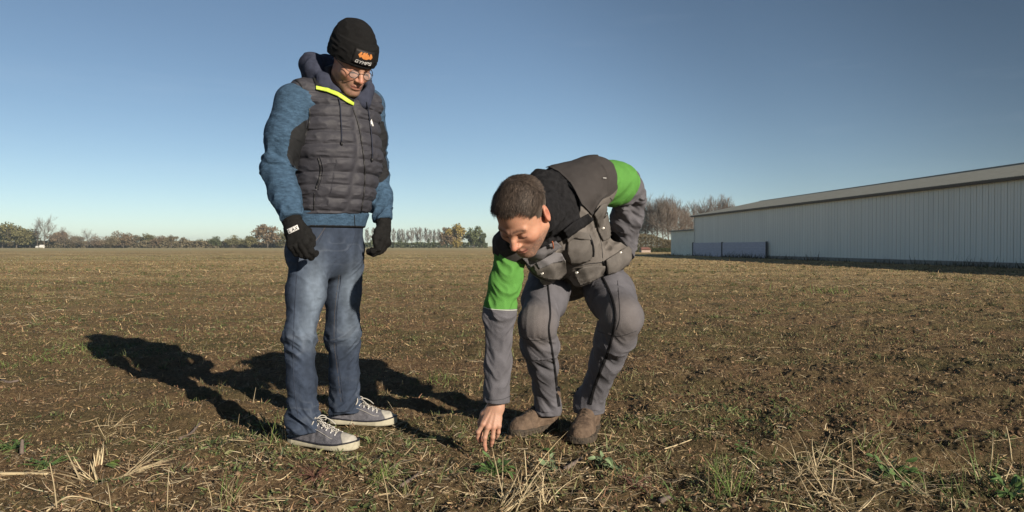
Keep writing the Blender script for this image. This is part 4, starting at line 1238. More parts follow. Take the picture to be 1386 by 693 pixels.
# --- beanie
bean_m = mat("black_ribbed_knit", (.0115, .0115, .012), .95, .25, 80, spec=.15, bump=.35, bscale=420)
def beanie(P):
    q = tolocA(P) / HK; q[:, 2] += .010
    return beanie_(q) * HK
HK = 1.06
def beanie_(q):
    c = (0, -.022, .052)
    d = ell(q, c, (.089, .109, .104))
    d = smin(d, ell(q, (0, -.048, .108), (.062, .072, .060)), .05)         # slack crown
    cuff = ell(q, (0, -.016, .044), (.0945, .1145, .130))
    pl = (q[:, 2] - .018) - .10 * q[:, 1]
    band = smax(cuff, np.abs(pl - .046) - .0455, .009)
    d = smin(d, band, .003)
    ang = np.arctan2(q[:, 0], q[:, 1] + .02)
    d = d - .0004 * np.cos(ang * 100) - .0024 * (1 - 2 * np.abs(vnoise(q * np.array([1, 1, 2.5], np.float32), 24, 9)))
    d = smax(d, .018 + .10 * q[:, 1] - q[:, 2] + .0, .006)
    inner = ell(q, (0, -.014, .034), (.0775, .097, .087))
    return ssub(d, inner, .003)
hatA = sdf_obj("beanie", beanie, HCA - .2, HCA + .23, .0026, bean_m, A)
# badge on the cuff, laid out in head coordinates
def cuffp(ang, u, off=.0):
    """point on the cuff at angle ang (towards his right positive), height u along head-up"""
    a, b, c = .0945 + off, .1145 + off, .130 + off
    uu = (u - .044) / c; k = math.sqrt(max(0, 1 - uu * uu))
    return hA(-a * k * math.sin(ang) * HK, (-.016 + b * k * math.cos(ang)) * HK, (u - .010) * HK)
def cuff_patch(name, ang0, ang1, u0, u1, off, th, m, parent, poly=None, n=10):
    """rectangle (or 2-D polygon in 0..1 units) wrapped on the cuff"""
    if poly is None: poly = [(0, 0), (1, 0), (1, 1), (0, 1)]
    from mathutils.geometry import tessellate_polygon
    pts = []
    for i in range(len(poly)):
        a, b = np.array(poly[i]), np.array(poly[(i + 1) % len(poly)])
        k = max(1, int(np.linalg.norm((b - a)) * n))
        for t_ in range(k): pts.append(a + (b - a) * t_ / k)
    tri = tessellate_polygon([[Vector((p[0], p[1], 0)) for p in pts]])
    V = [cuffp(ang0 + (ang1 - ang0) * p[0], u0 + (u1 - u0) * p[1], off) for p in pts] + [cuffp(ang0 + (ang1 - ang0) * p[0], u0 + (u1 - u0) * p[1], off + th) for p in pts]
    N_ = len(pts); Fc = [list(t_) for t_ in tri] + [[i + N_ for i in t_][::-1] for t_ in tri] + [[i, (i + 1) % N_, N_ + (i + 1) % N_, N_ + i] for i in range(N_)]
    return mesh_obj(name, np.array(V), Fc, m, parent)
BC = R(6)     # badge centre angle
b0, b1 = BC + R(28), BC - R(26)
U0, U1 = .044, .101
# badge as an array of narrow strips so that it follows the curve
mb = MB(); 
K, K2 = 14, 6
for k in range(K + 1):
    for l in range(K2 + 1): mb.V.append(cuffp(b0 + (b1 - b0) * k / K, U0 + (U1 - U0) * l / K2, .0035))
for k in range(K):
    for l in range(K2): a_ = k * (K2 + 1) + l; mb.F.append([a_, a_ + K2 + 1, a_ + K2 + 2, a_ + 1]); mb.M.append(0)
bd = mb.obj("badge", mat("black_badge", (.012, .011, .011), .55, .1, 50), hatA, True)
sm_ = bd.modifiers.new("thick", 'SOLIDIFY'); sm_.thickness = .0022; sm_.offset = 0
# emblem: winged orange mark over slanted white lettering
EM = [[(.10, .62), (.22, .88), (.30, .84), (.24, .66), (.34, .72), (.30, .52), (.20, .44)],
      [(.30, .50), (.34, .84), (.44, .92), (.48, .74), (.52, .92), (.60, .90), (.58, .70), (.68, .84), (.72, .50), (.60, .40), (.40, .40)],
      [(.70, .50), (.68, .72), (.76, .66), (.74, .86), (.84, .88), (.94, .64), (.84, .46)]]
mbv = MB()
for pl in EM:
    cx, cy = np.mean(pl, 0)
    V = [cuffp(b0 + (b1 - b0) * (.10 + .80 * p[0]), U0 + (U1 - U0) * (.12 + .86 * p[1]), .0058) for p in pl]
    V.append(cuffp(b0 + (b1 - b0) * (.10 + .80 * cx), U0 + (U1 - U0) * (.12 + .86 * cy), .0062)); n_ = len(pl)
    mbv.add(V, [[i, (i + 1) % n_, n_] for i in range(n_)])
mbv.obj("emblem", orange_m, hatA)
# angular letters, drawn as strokes: reads like G N M S T S style capitals, each in 0..1
GL = {"G": [[(1, .9), (.1, .9), (.0, .1), (.9, .1), (.9, .5), (.5, .5)]], "Y": [[(0, 1), (.45, .5), (1, 1)], [(.45, .5), (.4, 0)]], "M": [[(0, 0), (.1, .95), (.5, .4), (.95, .95), (1, 0)]],
      "P": [[(0, 0), (.1, .95), (.95, .95), (.9, .5), (.1, .45)]], "S": [[(1, .95), (.1, .9), (.05, .55), (.9, .45), (.9, .08), (0, .05)]], "R": [[(0, 0), (.1, .95), (.95, .95), (.85, .5), (.1, .45)], [(.5, .45), (.95, 0)]]}
mbl = MB()
word = "GYMPS"
for i, ch in enumerate(word):
    for st in GL[ch]:
        P_ = []
        for (x_, y_) in st:
            X_ = .13 + (i + (.08 + .80 * x_) + .18 * (y_ - .5)) * .74 / len(word); Y_ = .11 + .21 * y_
            P_.append(cuffp(b0 + (b1 - b0) * X_, U0 + (U1 - U0) * Y_, .0058))
        for a_, b_ in zip(P_[:-1], P_[1:]): mbl.tube([a_, b_], .0010, 4)
mbl.obj("lettering", white_m, hatA)

# --- glasses
gm_ = mat("black_spectacle_frame", (.015, .014, .014), .3, spec=.6)
gl = MB(); gf = 0.1005
def rim(cs, sgn):
    pts = []
    for k in range(25):
        a_ = 2 * math.pi * k / 24
        x_ = sgn * (.0325 + .0215 * math.cos(a_)); z_ = -.010 + .0165 * math.sin(a_) - .002 * math.cos(a_)
        y_ = gf - .22 * (abs(x_)) ** 1.0 * .45 + .001 * 0 - (.10 * (z_ + .01))
        pts.append(hA(x_, y_, z_))
    return pts
for sgn in (-1, 1):
    gl.tube(rim(0, sgn), .0016, 6, cap=False)
    gl.tube([hA(sgn * .056, gf - .006, -.004), hA(sgn * .070, .060, .000), hA(sgn * .0785, .0, .004), hA(sgn * .080, -.02, -.006)], .0016, 6)
gl.tube([hA(-.0105, gf - .001, -.005), hA(0, gf + .003, -.001), hA(.0105, gf - .001, -.005)], .0016, 6)
glo = gl.obj("glasses", gm_, A, True)
glass, t, b = new_mat("spectacle_lens"); b.inputs["Roughness"].default_value = .03; b.inputs["Alpha"].default_value = .16; b.inputs["Specular IOR Level"].default_value = 1.0
b.inputs["Base Color"].default_value = (.75, .80, .85, 1)
for sgn in (-1, 1):
    rm = rim(0, sgn)[:-1]; c_ = np.mean(rm, 0)
    lens = mesh_obj("lens", np.array(rm + [c_ + HF * .001]), [[i, (i + 1) % 24, 24] for i in range(24)], glass, glo, True)

# --- gloves
glove_m = mat("black_knit_glove", (.014, .014, .014), .92, .3, 70, spec=.15, bump=.4, bscale=400)
def hand_pts(wr, down, across, back, L_=.19, curl=.9, spreadk=1.0, thumb_side=1):
    """finger chains of a relaxed hand. down: wrist->fingers, across: towards the thumb side, back: out of the back of the hand"""
    fs = []
    pal = L_ * .50
    for i, (o, l, cu) in enumerate(((.030, .092, .75), (.010, .102, .85), (-.011, .095, .95), (-.030, .076, 1.1))):
        b_ = wr + down * (pal - abs(i - 1) * .006) + across * o
        a_ = curl * cu; p = b_; pts = [wr + down * pal * .5 + across * o * .7, b_]; ang = .12
        dd_ = down + across * o * 1.5 * spreadk; dd_ = nrm(dd_)
        for k, seg in enumerate((.45, .30, .25)):
            ang += a_ * (.55 if k == 0 else .75)
            dv = dd_ * math.cos(ang) - back * math.sin(ang)
            p = p + dv * l * seg; pts.append(p)
        fs.append(pts)
    tb = wr + down * .022 + across * .024
    th = [tb, wr + down * .055 + across * .046 - back * .014, wr + down * .085 + across * .052 - back * .024, wr + down * .112 + across * .046 - back * .030]
    return fs, th
def glove_sdf(P, wr, el, down, across, back, curl, s=1.0, cuff=.055, fr=.0115):
    fs, th = hand_pts(wr, down, across, back, .19 * s, curl)
    d = ecap(P, wr + down * .028, wr + down * .088, across, .036 * s, .021, .043 * s, .0185)
    for i, pts in enumerate(fs):
        rr = [.013, fr + .0012, fr, fr * .95, fr * .86]
        d = smin(d, chain(P, pts, rr, .006), .006)
    d = smin(d, chain(P, th, [.018, .0145, .013, .011], .008), .010)
    cf = ecap(P, wr - down * .030, wr + down * .035, across, .044, .038, .037, .028)
    ar = (P - wr.astype(np.float32)) @ down.astype(np.float32)
    cf = cf - .0012 * np.cos(ar * 900) 
    cf = smax(cf, -(ar + .034), .004)
    d = smin(d, cf, .012)
    d = d - .0012 * (1 - 2 * np.abs(vnoise(P, 55, 3)))
    return d
dwR = nrm(W(412, 358, 2.93) - RWr); acR = nrm(np.cross(dwR, nrm(fA * .2 + rA * 1.0 ))) ; 
bkR = nrm(np.array([-.12, -1.0, 0])); bkR = nrm(bkR - dwR * (bkR @ dwR)); acR = np.cross(dwR, bkR); 
if acR @ fA < 0: acR = -acR
fRg = lambda P: glove_sdf(P, RWr, REl, dwR, acR, bkR, 1.25, 1.16, fr=.0132)
gR = sdf_obj("glove", fRg, RWr - np.array([.13, .15, .26]), RWr + np.array([.18, .13, .08]) , .0024, glove_m, A)
gR.location = gR.location
dwL = nrm(W(524, 350, 3.30) - LWr); bkL = nrm(-rA * .55 + fA * .85); bkL = nrm(bkL - dwL * (bkL @ dwL)); acL = np.cross(dwL, bkL)
if acL @ (fA) < 0: acL = -acL
fLg = lambda P: glove_sdf(P, LWr, LEl, dwL, acL, bkL, 1.15, 1.08, fr=.0130)
gL = sdf_obj("glove", fLg, LWr - np.array([.14, .15, .26]), LWr + np.array([.13, .13, .08]), .0024, glove_m, A)
# white label with lettering on the right cuff
lab = [(388.5, 310.5), (402.5, 304.2), (405, 310.2), (391, 317)]
lb = drape_patch("glove_label", fRg, lab, white_m, gR, 2.6, 3.4, .002, .0012, 1.5)
def px_text(word, org, ex, ey, f, r, m, parent, name, d0, d1, off):
    mb_ = MB()
    GLX = {"L": [[(.1, 1), (.1, 0), (.8, 0)]], "A": [[(0, 0), (.45, 1), (.9, 0)], [(.2, .35), (.7, .35)]], "X": [[(0, 0), (.8, 1)], [(0, 1), (.8, 0)]], "K": [[(0, 0), (0, 1)], [(.8, 1), (0, .45), (.8, 0)]]}
    GLX.update(GL)
    for i, ch in enumerate(word):
        for st in GLX[ch]:
            q = np.array([(org[0] + ex[0] * (i + .1 + .8 * x_) + ey[0] * y_, org[1] + ex[1] * (i + .1 + .8 * x_) + ey[1] * y_) for x_, y_ in st])
            P_, h_ = ray_hit(f, q[:, 0], q[:, 1], d0, d1, off)
            for a_, b_ in zip(P_[:-1], P_[1:]): mb_.tube([a_, b_], r, 4)
    return mb_.obj(name, m, parent)
px_text("LAX", (391.2, 315.0), (4.2, -1.75), (-1.0, -4.2), fRg, .0015, zip_m, gR, "label_lettering", 2.6, 3.4, .0038)

# --- sneakers
canvas = mat("grey_blue_canvas", (.145, .145, .165), .9, .22, 90, spec=.15, bump=.4, bscale=500)
rubber_w = mat("off_white_rubber", (.47, .44, .33), .7, .18, 26, spec=.3)
toe_m = mat("white_toe_rubber", (.47, .45, .39), .6, .14, 35, spec=.35)
lace_m = mat("white_lace", (.52, .50, .45), .9, .12, 120)
dark_rub = mat("dark_rubber_line", (.03, .03, .04), .6)
def shoe_frame(heel, toe, z, roll=0):
    f_ = nrm(np.array([toe[0] - heel[0], toe[1] - heel[1], 0])); s_ = np.cross(UP, f_); return np.array([heel[0], heel[1], z]), f_, s_
def foot_half(x, L_):   # half width along the shoe, outline of a foot
    t_ = x / L_
    return np.interp(t_, [-.02, 0.0, .02, .05, .12, .30, .45, .62, .74, .84, .90, .94, .97, .99, 1.0], [0, .010, .020, .028, .035, .037, .040, .0485, .051, .0475, .0415, .0345, .026, .015, .004]) * (L_ / .30)
def sneaker(heel, toe, z, ank, parent, sink=.0):
    o_, f_, s_ = shoe_frame(heel, toe, z); L_ = float(np.hypot(toe[0] - heel[0], toe[1] - heel[1]))
    f32, s32 = f_.astype(np.float32), s_.astype(np.float32)
    def loc(P): q = P - o_.astype(np.float32); return q @ f32, q @ s32, q[:, 2]
    def prof(x, y, grow=0.0):
        w = foot_half(x, L_) + grow
        end = np.maximum(-x - .0 - grow, x - L_ - grow)
        return np.maximum(np.abs(y) - w, end) * .75
    def top(x): t_ = x / L_; return np.interp(t_, [0, .08, .2, .33, .48, .62, .72, .82, .92, 1.0], [.082, .088, .092, .104, .098, .082, .068, .062, .057, .036])
    def upper(P):
        x, y, zz = loc(P); w = foot_half(x, L_)
        hh = top(x)
        k = np.clip(1 - (zz / hh) ** 2.4 * .62, .05, 1)      # narrows upwards
        d = np.maximum(np.abs(y) - (w - .003) * k, np.maximum(-x + .012 * (zz / .09) ** 2, x - L_ + .003)) * .75
        d = smax(d, zz - hh, .016); d = smax(d, .012 - zz, .004)
        # ankle opening
        op = ell(P, o_ + f_ * L_ * .17 + UP * .105, (.060, .060, .052))
        d = ssub(d, cap(P, o_ + f_ * L_ * .17 + UP * .070, o_ + f_ * L_ * .17 + UP * .2, .030, .034), .008)
        d = d - .0016 * vnoise(P, 60, 2)
        return d
    up = sdf_obj("sneaker", upper, o_ - np.array([.1, .24, .03]), o_ + np.array([.42, .14, .16]), .0024, canvas, parent)
    def sole(P):
        x, y, zz = loc(P)
        th = .026 + .004 * np.cos(x / L_ * 6.28)
        wav = np.interp(x / L_, [0, .5, .8, 1], [.0, .0, .0, .014])
        d = smax(prof(x, y, .0035), np.abs(zz - wav * .5 - th / 2) - th / 2 - wav * .2, .010)
        return d
    mk = lambda nm, f, m, h=.0024: sdf_obj(nm, f, o_ - np.array([.1, .24, .03]), o_ + np.array([.42, .14, .16]), h, m, up)
    mk("sole", sole, rubber_w)
    def line(P):
        x, y, zz = loc(P)
        th = .026 + .004 * np.cos(x / L_ * 6.28) + np.interp(x / L_, [0, .5, .8, 1], [0, 0, 0, .010])
        return smax(prof(x, y, .0046), np.abs(zz - th - .000) - .0026, .001)
    mk("sole_stripe", line, dark_rub, .0018)
    def toec(P):
        x, y, zz = loc(P)
        d = upper(P) - .0022
        return smax(d, -(x - L_ * .775 - .9 * y * y / .05), .004)
    mk("toe_cap", toec, toe_m)
    # laces: bars across the instep plus a bow
    lc = MB()
    def inst(t_, y_): 
        x = L_ * t_; return o_ + f_ * x + s_ * y_ + UP * (float(top(np.array([x]))[0]) + .0025 - abs(y_) ** 2 * 14)
    ts = [.41, .475, .54, .605, .67, .73]
    for k, t_ in enumerate(ts):
        w_ = .021 + .0015 * k * .3
        p = [inst(t_, w_ * u) + UP * .002 * (1 - abs(u)) for u in np.linspace(-1, 1, 7)]
        if k % 2 == 0 or True: lc.tube(p, .0024, 5, flat=.6)
        if k < len(ts) - 1:
            lc.tube([inst(t_, -w_), inst((t_ + ts[k + 1]) / 2, 0) + UP * .003, inst(ts[k + 1], w_)], .0024, 5, flat=.6)
            lc.tube([inst(t_, w_), inst((t_ + ts[k + 1]) / 2, 0) + UP * .0045, inst(ts[k + 1], -w_)], .0024, 5, flat=.6)
    kn = inst(.40, 0) + UP * .006
    for sg in (-1, 1):
        pts = [kn, kn + s_ * sg * .020 + f_ * .012 + UP * .014, kn + s_ * sg * .042 + f_ * .020 + UP * .004, kn + s_ * sg * .045 + f_ * .012 - UP * .012, kn + s_ * sg * .018 + f_ * .004 + UP * .001, kn]
        lc.tube(spline(pts, 4), .0030, 5, flat=.7)
        pts = [kn, kn + s_ * sg * .015 + f_ * .030 + UP * .008, kn + s_ * sg * .028 + f_ * .055 - UP * .004, kn + s_ * sg * .034 + f_ * .075 - UP * .022]
        lc.tube(spline(pts, 4), .0028, 5, flat=.7)
    lc.obj("laces", lace_m, up, True)
    for sg in (-1, 1):
        for k, t_ in enumerate(ts):
            c_ = inst(t_, sg * .026) - UP * .001
            ey = MB(); ey.tube([c_, c_ + UP * .003 + s_ * sg * .002], .0036, 8)
            ey.obj("eyelet", white_m, up, True)
    # stitching
    for sg in (-1, 1):
        st = MB()
        pts = [inst(t_, sg * w_) - UP * .003 for t_, w_ in ((.34, .036), (.42, .036), (.52, .038), (.62, .040), (.70, .040), (.77, .036))]
        st.tube(spline(pts, 4), .0010, 4)
        st.obj("stitching", lace_m, up, True)
    return up
def gp(px, py, d=None):
    d = d or CAM_H / ((py - HOR) / F); return W(px, py, d)
sneaker(gp(391, 596), gp(483, 607), gh(*gp(437, 603)[:2]) * .3 - .006, RAn, A)
sneaker(gp(445, 571), gp(536, 573), gh(*gp(490, 575)[:2]) * .3 - .006, LAn, A)
# ================================================================== bending man
B = empty("person", W(735, 590, 3.23) * np.array([1, 1, 0]), "bending dark haired man in grey work vest with bright green sleeves touching the soil", "person")
PEL = np.array([.295, 3.50, .745]); NEC = W(752, 282, 2.95)
bRSh, bREl, bRWr = W(692, 335, 2.93), W(676, 425, 2.93), W(672, 548, 2.94)
bLSh, bLEl, bLWr = W(806, 246, 3.12), W(853, 250, 3.27), W(843, 338, 3.46)
bRH, bRK, bRA = W(748, 372, 3.42), W(728, 437, 3.02), W(741, 548, 3.33)
bLH, bLK, bLA = W(812, 372, 3.46), W(843, 430, 3.07), W(799, 545, 3.33)
AX = nrm(NEC - PEL); SL = nrm(bLSh - bRSh); SL = nrm(SL - AX * (SL @ AX)); FN = np.cross(SL, AX)   # FN: out of the chest or the back
if FN[2] > 0: FN = -FN                                                                              # chest side points down/forward
# head: looking down to the lower left of the picture
bHF = nrm(np.array([-.38, -.54, -.84])); 
_u = np.array([-.36, -.66, .62]); bHU = nrm(_u - bHF * (_u @ bHF)); bHS = nrm(np.cross(bHU, bHF))
HCB = W(707, 291, 2.62)
MB_ = np.stack([bHS, bHF, bHU], 1)
def tolocB(P): return ((P - HCB.astype(np.float32)) @ MB_.astype(np.float32)).astype(np.float32)
def hB(*l): return HCB + MB_ @ np.array(l, float)
HSC = 1.09

# hand reaching the soil
hd_dn = nrm(W(655, 610, 2.90) - bRWr)
hd_bk = nrm(np.array([-.05, -1.0, .10])); hd_bk = nrm(hd_bk - hd_dn * (hd_bk @ hd_dn))
hd_ac = -nrm(np.cross(hd_dn, hd_bk)); 
if hd_ac[0] > 0: hd_ac = -hd_ac            # thumb and index on the left of the picture
def handB(P):
    w = bRWr
    def pt(a, b_, c): return w + hd_dn * a + hd_ac * b_ + hd_bk * c
    d = ecap(P, w - hd_dn * .05, w + hd_dn * .01, hd_ac, .032, .026, .029, .021)
    d = smin(d, ecap(P, pt(.01, 0, 0), pt(.075, .002, .004), hd_ac, .030, .0190, .041, .0155), .018)
    # index, middle, ring, little: unequal, bent, spread
    fs = [([pt(.050, .022, .004), pt(.088, .031, .008), pt(.122, .041, .003), pt(.142, .038, -.012), pt(.160, .026, -.022)], [.011, .0105, .0092, .0084, .0068]),
          ([pt(.050, .006, .006), pt(.094, .009, .012), pt(.136, .010, .008), pt(.162, .004, -.004), pt(.182, -.006, -.012)], [.011, .0108, .0096, .0086, .0070]),
          ([pt(.050, -.010, .004), pt(.088, -.013, .008), pt(.126, -.020, .000), pt(.146, -.022, -.014), pt(.160, -.022, -.026)], [.0105, .0100, .0090, .0080, .0066]),
          ([pt(.048, -.026, .000), pt(.078, -.031, .002), pt(.102, -.036, -.008), pt(.116, -.036, -.020), pt(.126, -.034, -.030)], [.0100, .0088, .0078, .0070, .0060])]
    for p_, r_ in fs:
        d = smin(d, chain(P, p_, r_, .004), .0045)
        d = smin(d, sph(P, p_[1] + hd_bk * .002, r_[1] * 1.05), .006)      # knuckles
        d = smin(d, sph(P, p_[2], r_[2] * 1.06), .003)
    th = [pt(.018, .022, -.004), pt(.050, .040, -.016), pt(.088, .044, -.030), pt(.122, .034, -.036), pt(.150, .022, -.034)]
    d = smin(d, chain(P, th, [.016, .014, .0115, .0105, .008], .006), .008)
    for x0 in (.024, .007, -.010):
        d = smin(d, cap(P, pt(.01, x0 * .5, .016), pt(.080, x0 * 1.15, .0175), .0022, .0018), .006)  # tendons
    return d
def bodyB(P):
    q = tolocB(P) / HSC
    d = head_sdf(q.astype(np.float32), jawk=1.03) * HSC
    d = smin(d, cap(P, hB(0, -.035, -.045), NEC, .056, .062), .02)
    d = smin(d, ecap(P, NEC - AX * .06, PEL + AX * .2, SL, .14, .08, .13, .08), .05)
    d = smin(d, ecap(P, PEL + AX * .2, PEL, SL, .13, .08, .14, .10), .05)
    for s_, e_, w_ in ((bRSh, bREl, bRWr), (bLSh, bLEl, bLWr)):
        d = smin(d, cap(P, NEC - AX * .07, s_, .05, .045), .04)
        d = smin(d, cap(P, s_, e_, .042, .034), .03)
        d = smin(d, cap(P, e_, w_, .034, .024), .02)
    d = smin(d, handB(P), .006)
    for h_, k_, a_ in ((bRH, bRK, bRA), (bLH, bLK, bLA)):
        d = smin(d, cap(P, PEL, h_, .08, .07), .04)
        d = smin(d, cap(P, h_, k_, .065, .045), .04)
        d = smin(d, cap(P, k_, a_, .044, .030), .03)
        d = smin(d, cap(P, a_, a_ + V3(0, 0, -.02), .028, .026), .02)
    # left hand resting on the hip, hidden behind the vest
    d = smin(d, ecap(P, bLWr, bLWr + np.array([-.05, .03, -.06]), SL, .03, .018, .03, .016), .015)
    return d
def bodyB_col(V):
    q = (tolocB(V) / HSC).astype(np.float32)
    c = head_colors(q, (.54, .285, .19), .85, ruddy=1.3)
    hand = (V[:, 2] < .35) & (V[:, 0] < .05)
    h_ = V - bRWr.astype(np.float32); a_ = h_ @ hd_dn.astype(np.float32)
    base = np.array((.47, .27, .19)); red = np.array((.50, .22, .15))
    k = np.clip((a_ - .12) / .05, 0, 1)[:, None] * .6 + .25 * np.exp(-((a_ - .09) / .012) ** 2)[:, None]
    c[hand] = (base * (1 - k) + red * k)[hand]
    return c
bB = sdf_obj("body", bodyB, (-.35, 2.5, -.03), (.75, 3.75, 1.35), .0030, skin_m, B, bodyB_col)

# --- hair: close cap plus many short strands
hair_m = mat("short_dark_hair", (1, 1, 1), .6, .2, 150, attr=True, spec=.3)
def hairline(q):
    """>0 inside the hair region (local head coordinates)"""
    s_, f_, u_ = np.abs(q[:, 0]), q[:, 1], q[:, 2]
    line = np.interp(f_, [-.12, -.06, -.015, .008, .022, .040, .062, .1], [-.085, -.070, -.028, -.016, .024, .062, .086, .094])
    temple = .014 * np.clip((s_ - .026) / .02, 0, 1) * np.clip((f_ - .02) / .02, 0, 1)
    return u_ - line - temple
def hair(P):
    q = (tolocB(P) / HSC).astype(np.float32)
    d = ell(q, (0, -.014, .034), (.0785, .0985, .090))
    d = smin(d, ell(q, (0, .022, .078), (.056, .050, .042)), .03)
    d = d - .0015 * vnoise(q, 70, 2) 
    d = smax(d, -(hairline(q) - .007) * .8 + .003 * vnoise(q, 200, 4), .004)
    inner = ell(q, (0, -.014, .034), (.074, .093, .083))
    return ssub(d, inner, .002) * HSC
def hair_outer(P):
    q = (tolocB(P) / HSC).astype(np.float32)
    d = smin(ell(q, (0, -.014, .034), (.0785, .0985, .090)), ell(q, (0, .022, .078), (.056, .050, .042)), .03)
    return d * HSC
def hair_color(V):
    q = (tolocB(V) / HSC).astype(np.float32)
    side = np.clip((.035 - q[:, 2]) / .04, 0, 1) * np.clip((np.abs(q[:, 0]) - .045) / .02, 0, 1)
    n = vnoise(q, 300, 3) * .5 + .5
    c = np.array((.066, .050, .040)) * (.6 + .9 * n[:, None])
    g = np.array((.20, .175, .15))
    return c * (1 - .75 * side[:, None]) + g * .75 * side[:, None]
hrB = sdf_obj("hair", hair, HCB - .2, HCB + .2, .0026, hair_m, B, hair_color)
def strands(parent, n, seed):
    rs = np.random.RandomState(seed)
    d = rs.normal(0, 1, (n * 3, 3)); d /= np.linalg.norm(d, axis=1)[:, None]
    q = np.array((0, -.014, .034)) + d * np.array((.0785, .0985, .090))
    top = np.array((0, .030, .078)); 
    k = hairline(q) > rs.uniform(-.002, .009, len(q)); q = q[k][:n]; d = d[k][:n]; n = len(q)
    nn = d / np.array((.0785, .0985, .090)); nn /= np.linalg.norm(nn, axis=1)[:, None]
    flow = np.stack([q[:, 0] * 2, np.clip((q[:, 1] + .045) / .04, -.6, 1) * .9, -.2 + (q[:, 2] < .03) * -1.0], 1)
    flow -= nn * (flow * nn).sum(1)[:, None]; flow /= np.linalg.norm(flow, axis=1)[:, None]
    ln = rs.uniform(.012, .027, n) * np.where(q[:, 2] > .045, 1.15, .42)
    up_ = np.where(q[:, 2] > .045, .42, .12)[:, None]
    lk = np.stack([vnoise(q.astype(np.float32), 38, 90 + i_) for i_ in range(3)], 1)
    dr = nn * up_ + flow * 1.0 + rs.normal(0, .10, (n, 3)) + lk * .35; dr /= np.linalg.norm(dr, axis=1)[:, None]
    sd = np.cross(dr, nn); sd /= np.linalg.norm(sd, axis=1)[:, None] + 1e-9
    w = .00048
    
    Wq = (HCB + (q * HSC) @ MB_.T).astype(np.float32)
    q = q - nn * (ev(hair_outer, Wq)[:, None] / HSC + .0006)
    p0, p1, p2 = q, q + dr * ln[:, None] * .55, q + (dr * .9 - nn * .25 + flow * .25) * ln[:, None]
    L_ = np.stack([p0 - sd * w, p0 + sd * w, p1 - sd * w, p1 + sd * w, p2], 1) * HSC
    Wd = HCB + L_.reshape(-1, 3) @ MB_.T
    b_ = np.arange(n)[:, None] * 5
    F1 = (b_ + np.array([[0, 1, 3, 2]])); F2 = b_ + np.array([[2, 3, 4, 4]])
    Fc = [list(f) for f in F1] + [list(f[:3]) for f in F2]
    c = hair_color(Wd.astype(np.float32)) * (rs.uniform(.55, 1.25, n) + (rs.uniform(0, 1, n) > .88) * 1.1).repeat(5)[:, None]
    return mesh_obj("hair_strands", Wd, Fc, hair_m, parent, False, None, c)
strands(hrB, 26000, 3)

# --- trousers
grey_w = mat("grey_workwear_cloth", (1, 1, 1), .88, .12, 20, attr=True, spec=.18, bump=.35, bscale=500)
black_w = mat("black_insert_cloth", (.014, .014, .016), .8, .2, 60, spec=.2)
def seat(P):
    return ecap(P, PEL + AX * .10, PEL - AX * .02 - UP * .02, SL, .165, .125, .175, .130)
LgR = Limb([bRH, bRH * .5 + bRK * .5, bRK, bRK * .76 + bRA * .24, bRK * .5 + bRA * .5, bRA + V3(-.004, 0, 0), bRA - UP * .045], [.105, .093, .072, .066, .056, .050, .054], .04)
LgL = Limb([bLH, bLH * .5 + bLK * .5, bLK, bLK * .76 + bLA * .24, bLK * .5 + bLA * .5, bLA, bLA - UP * .045 + V3(-.005, 0, 0)], [.108, .101, .078, .072, .060, .056, .060], .04)
def pantsB(P):
    d = seat(P); e = None
    for i, (Lm, k_) in enumerate(((LgR, bRK), (LgL, bLK))):
        g, ar, c, si = Lm(P)
        lk, la = Lm.L[2], Lm.L[6]
        amp = .0036 + .0025 * bumpf(ar, lk - .16, .06) + .0065 * bumpf(ar, lk + .12, .10) + .0055 * bumpf(ar, la - .05, .06) 
        kf = 1 - .9 * np.exp(-((P - (k_ + V3(0, -.05, .02))) ** 2).sum(1) / .085 ** 2)
        g = g - folds(ar, c, si, .062, 1, 41 + i * 7, .10, .9) * amp * kf
        g = g - .006 * np.exp(-((P - (k_ + V3(0, -.06, 0))) ** 2).sum(1) / .05 ** 2)
        g = smax(g, ((Lm.p[-1].astype(np.float32) - P) @ UP.astype(np.float32)) - .0 + .004 * vnoise(P, 12, 3), .004)
        e = g if e is None else np.minimum(e, g)
    d = smin(d, e, .03)
    return d
def greyB(base):
    def f(V):
        c = np.tile(np.array(base, np.float32), (len(V), 1))
        c *= (1 + .10 * vnoise(V, 9, 4) + .08 * vnoise(V, 40, 5))[:, None]
        return c
    return f
def pants_col(V):
    c = greyB((.128, .126, .142))(V)
    for k_ in (bRK, bLK):
        w = .45 * np.exp(-(((V - (k_ + V3(0, -.05, 0))) / np.array((.07, .07, .10), np.float32)) ** 2).sum(1))[:, None]
        c = c * (1 - w) + np.array((.20, .165, .135)) * w
    return c
pB = sdf_obj("trousers", pantsB, (-.05, 2.80, .03), (.70, 3.75, .98), .0034, grey_w, B, pants_col)
def drape_strip(name, f, pts, w, m, parent, d0, d1, off=.0012, thick=.0012, step=1.6):
    c = spline(pts, 4); t_ = np.gradient(c, axis=0); t_ /= np.linalg.norm(t_, axis=1)[:, None]
    n_ = np.stack([-t_[:, 1], t_[:, 0]], 1); w = np.interp(np.linspace(0, 1, len(c)), np.linspace(0, 1, len(w)), w)[:, None] / 2
    return drape_patch(name, f, np.vstack([c - n_ * w, (c + n_ * w)[::-1]]), m, parent, d0, d1, off, thick, step)
drape_strip("side_stripe", pantsB, [(741, 380), (743, 400), (745, 425), (743, 445), (746, 465), (750, 490), (753, 515), (755, 535), (757, 551)], [2.2, 2.2, 2.4, 3.5], black_w, pB, 2.7, 3.6)
drape_strip("side_stripe", pantsB, [(815, 374), (824, 392), (831, 412), (833, 432), (829, 455), (822, 480), (812, 505), (803, 530), (799, 548)], [3, 3.5, 3.5, 4, 5], black_w, pB, 2.7, 3.6)
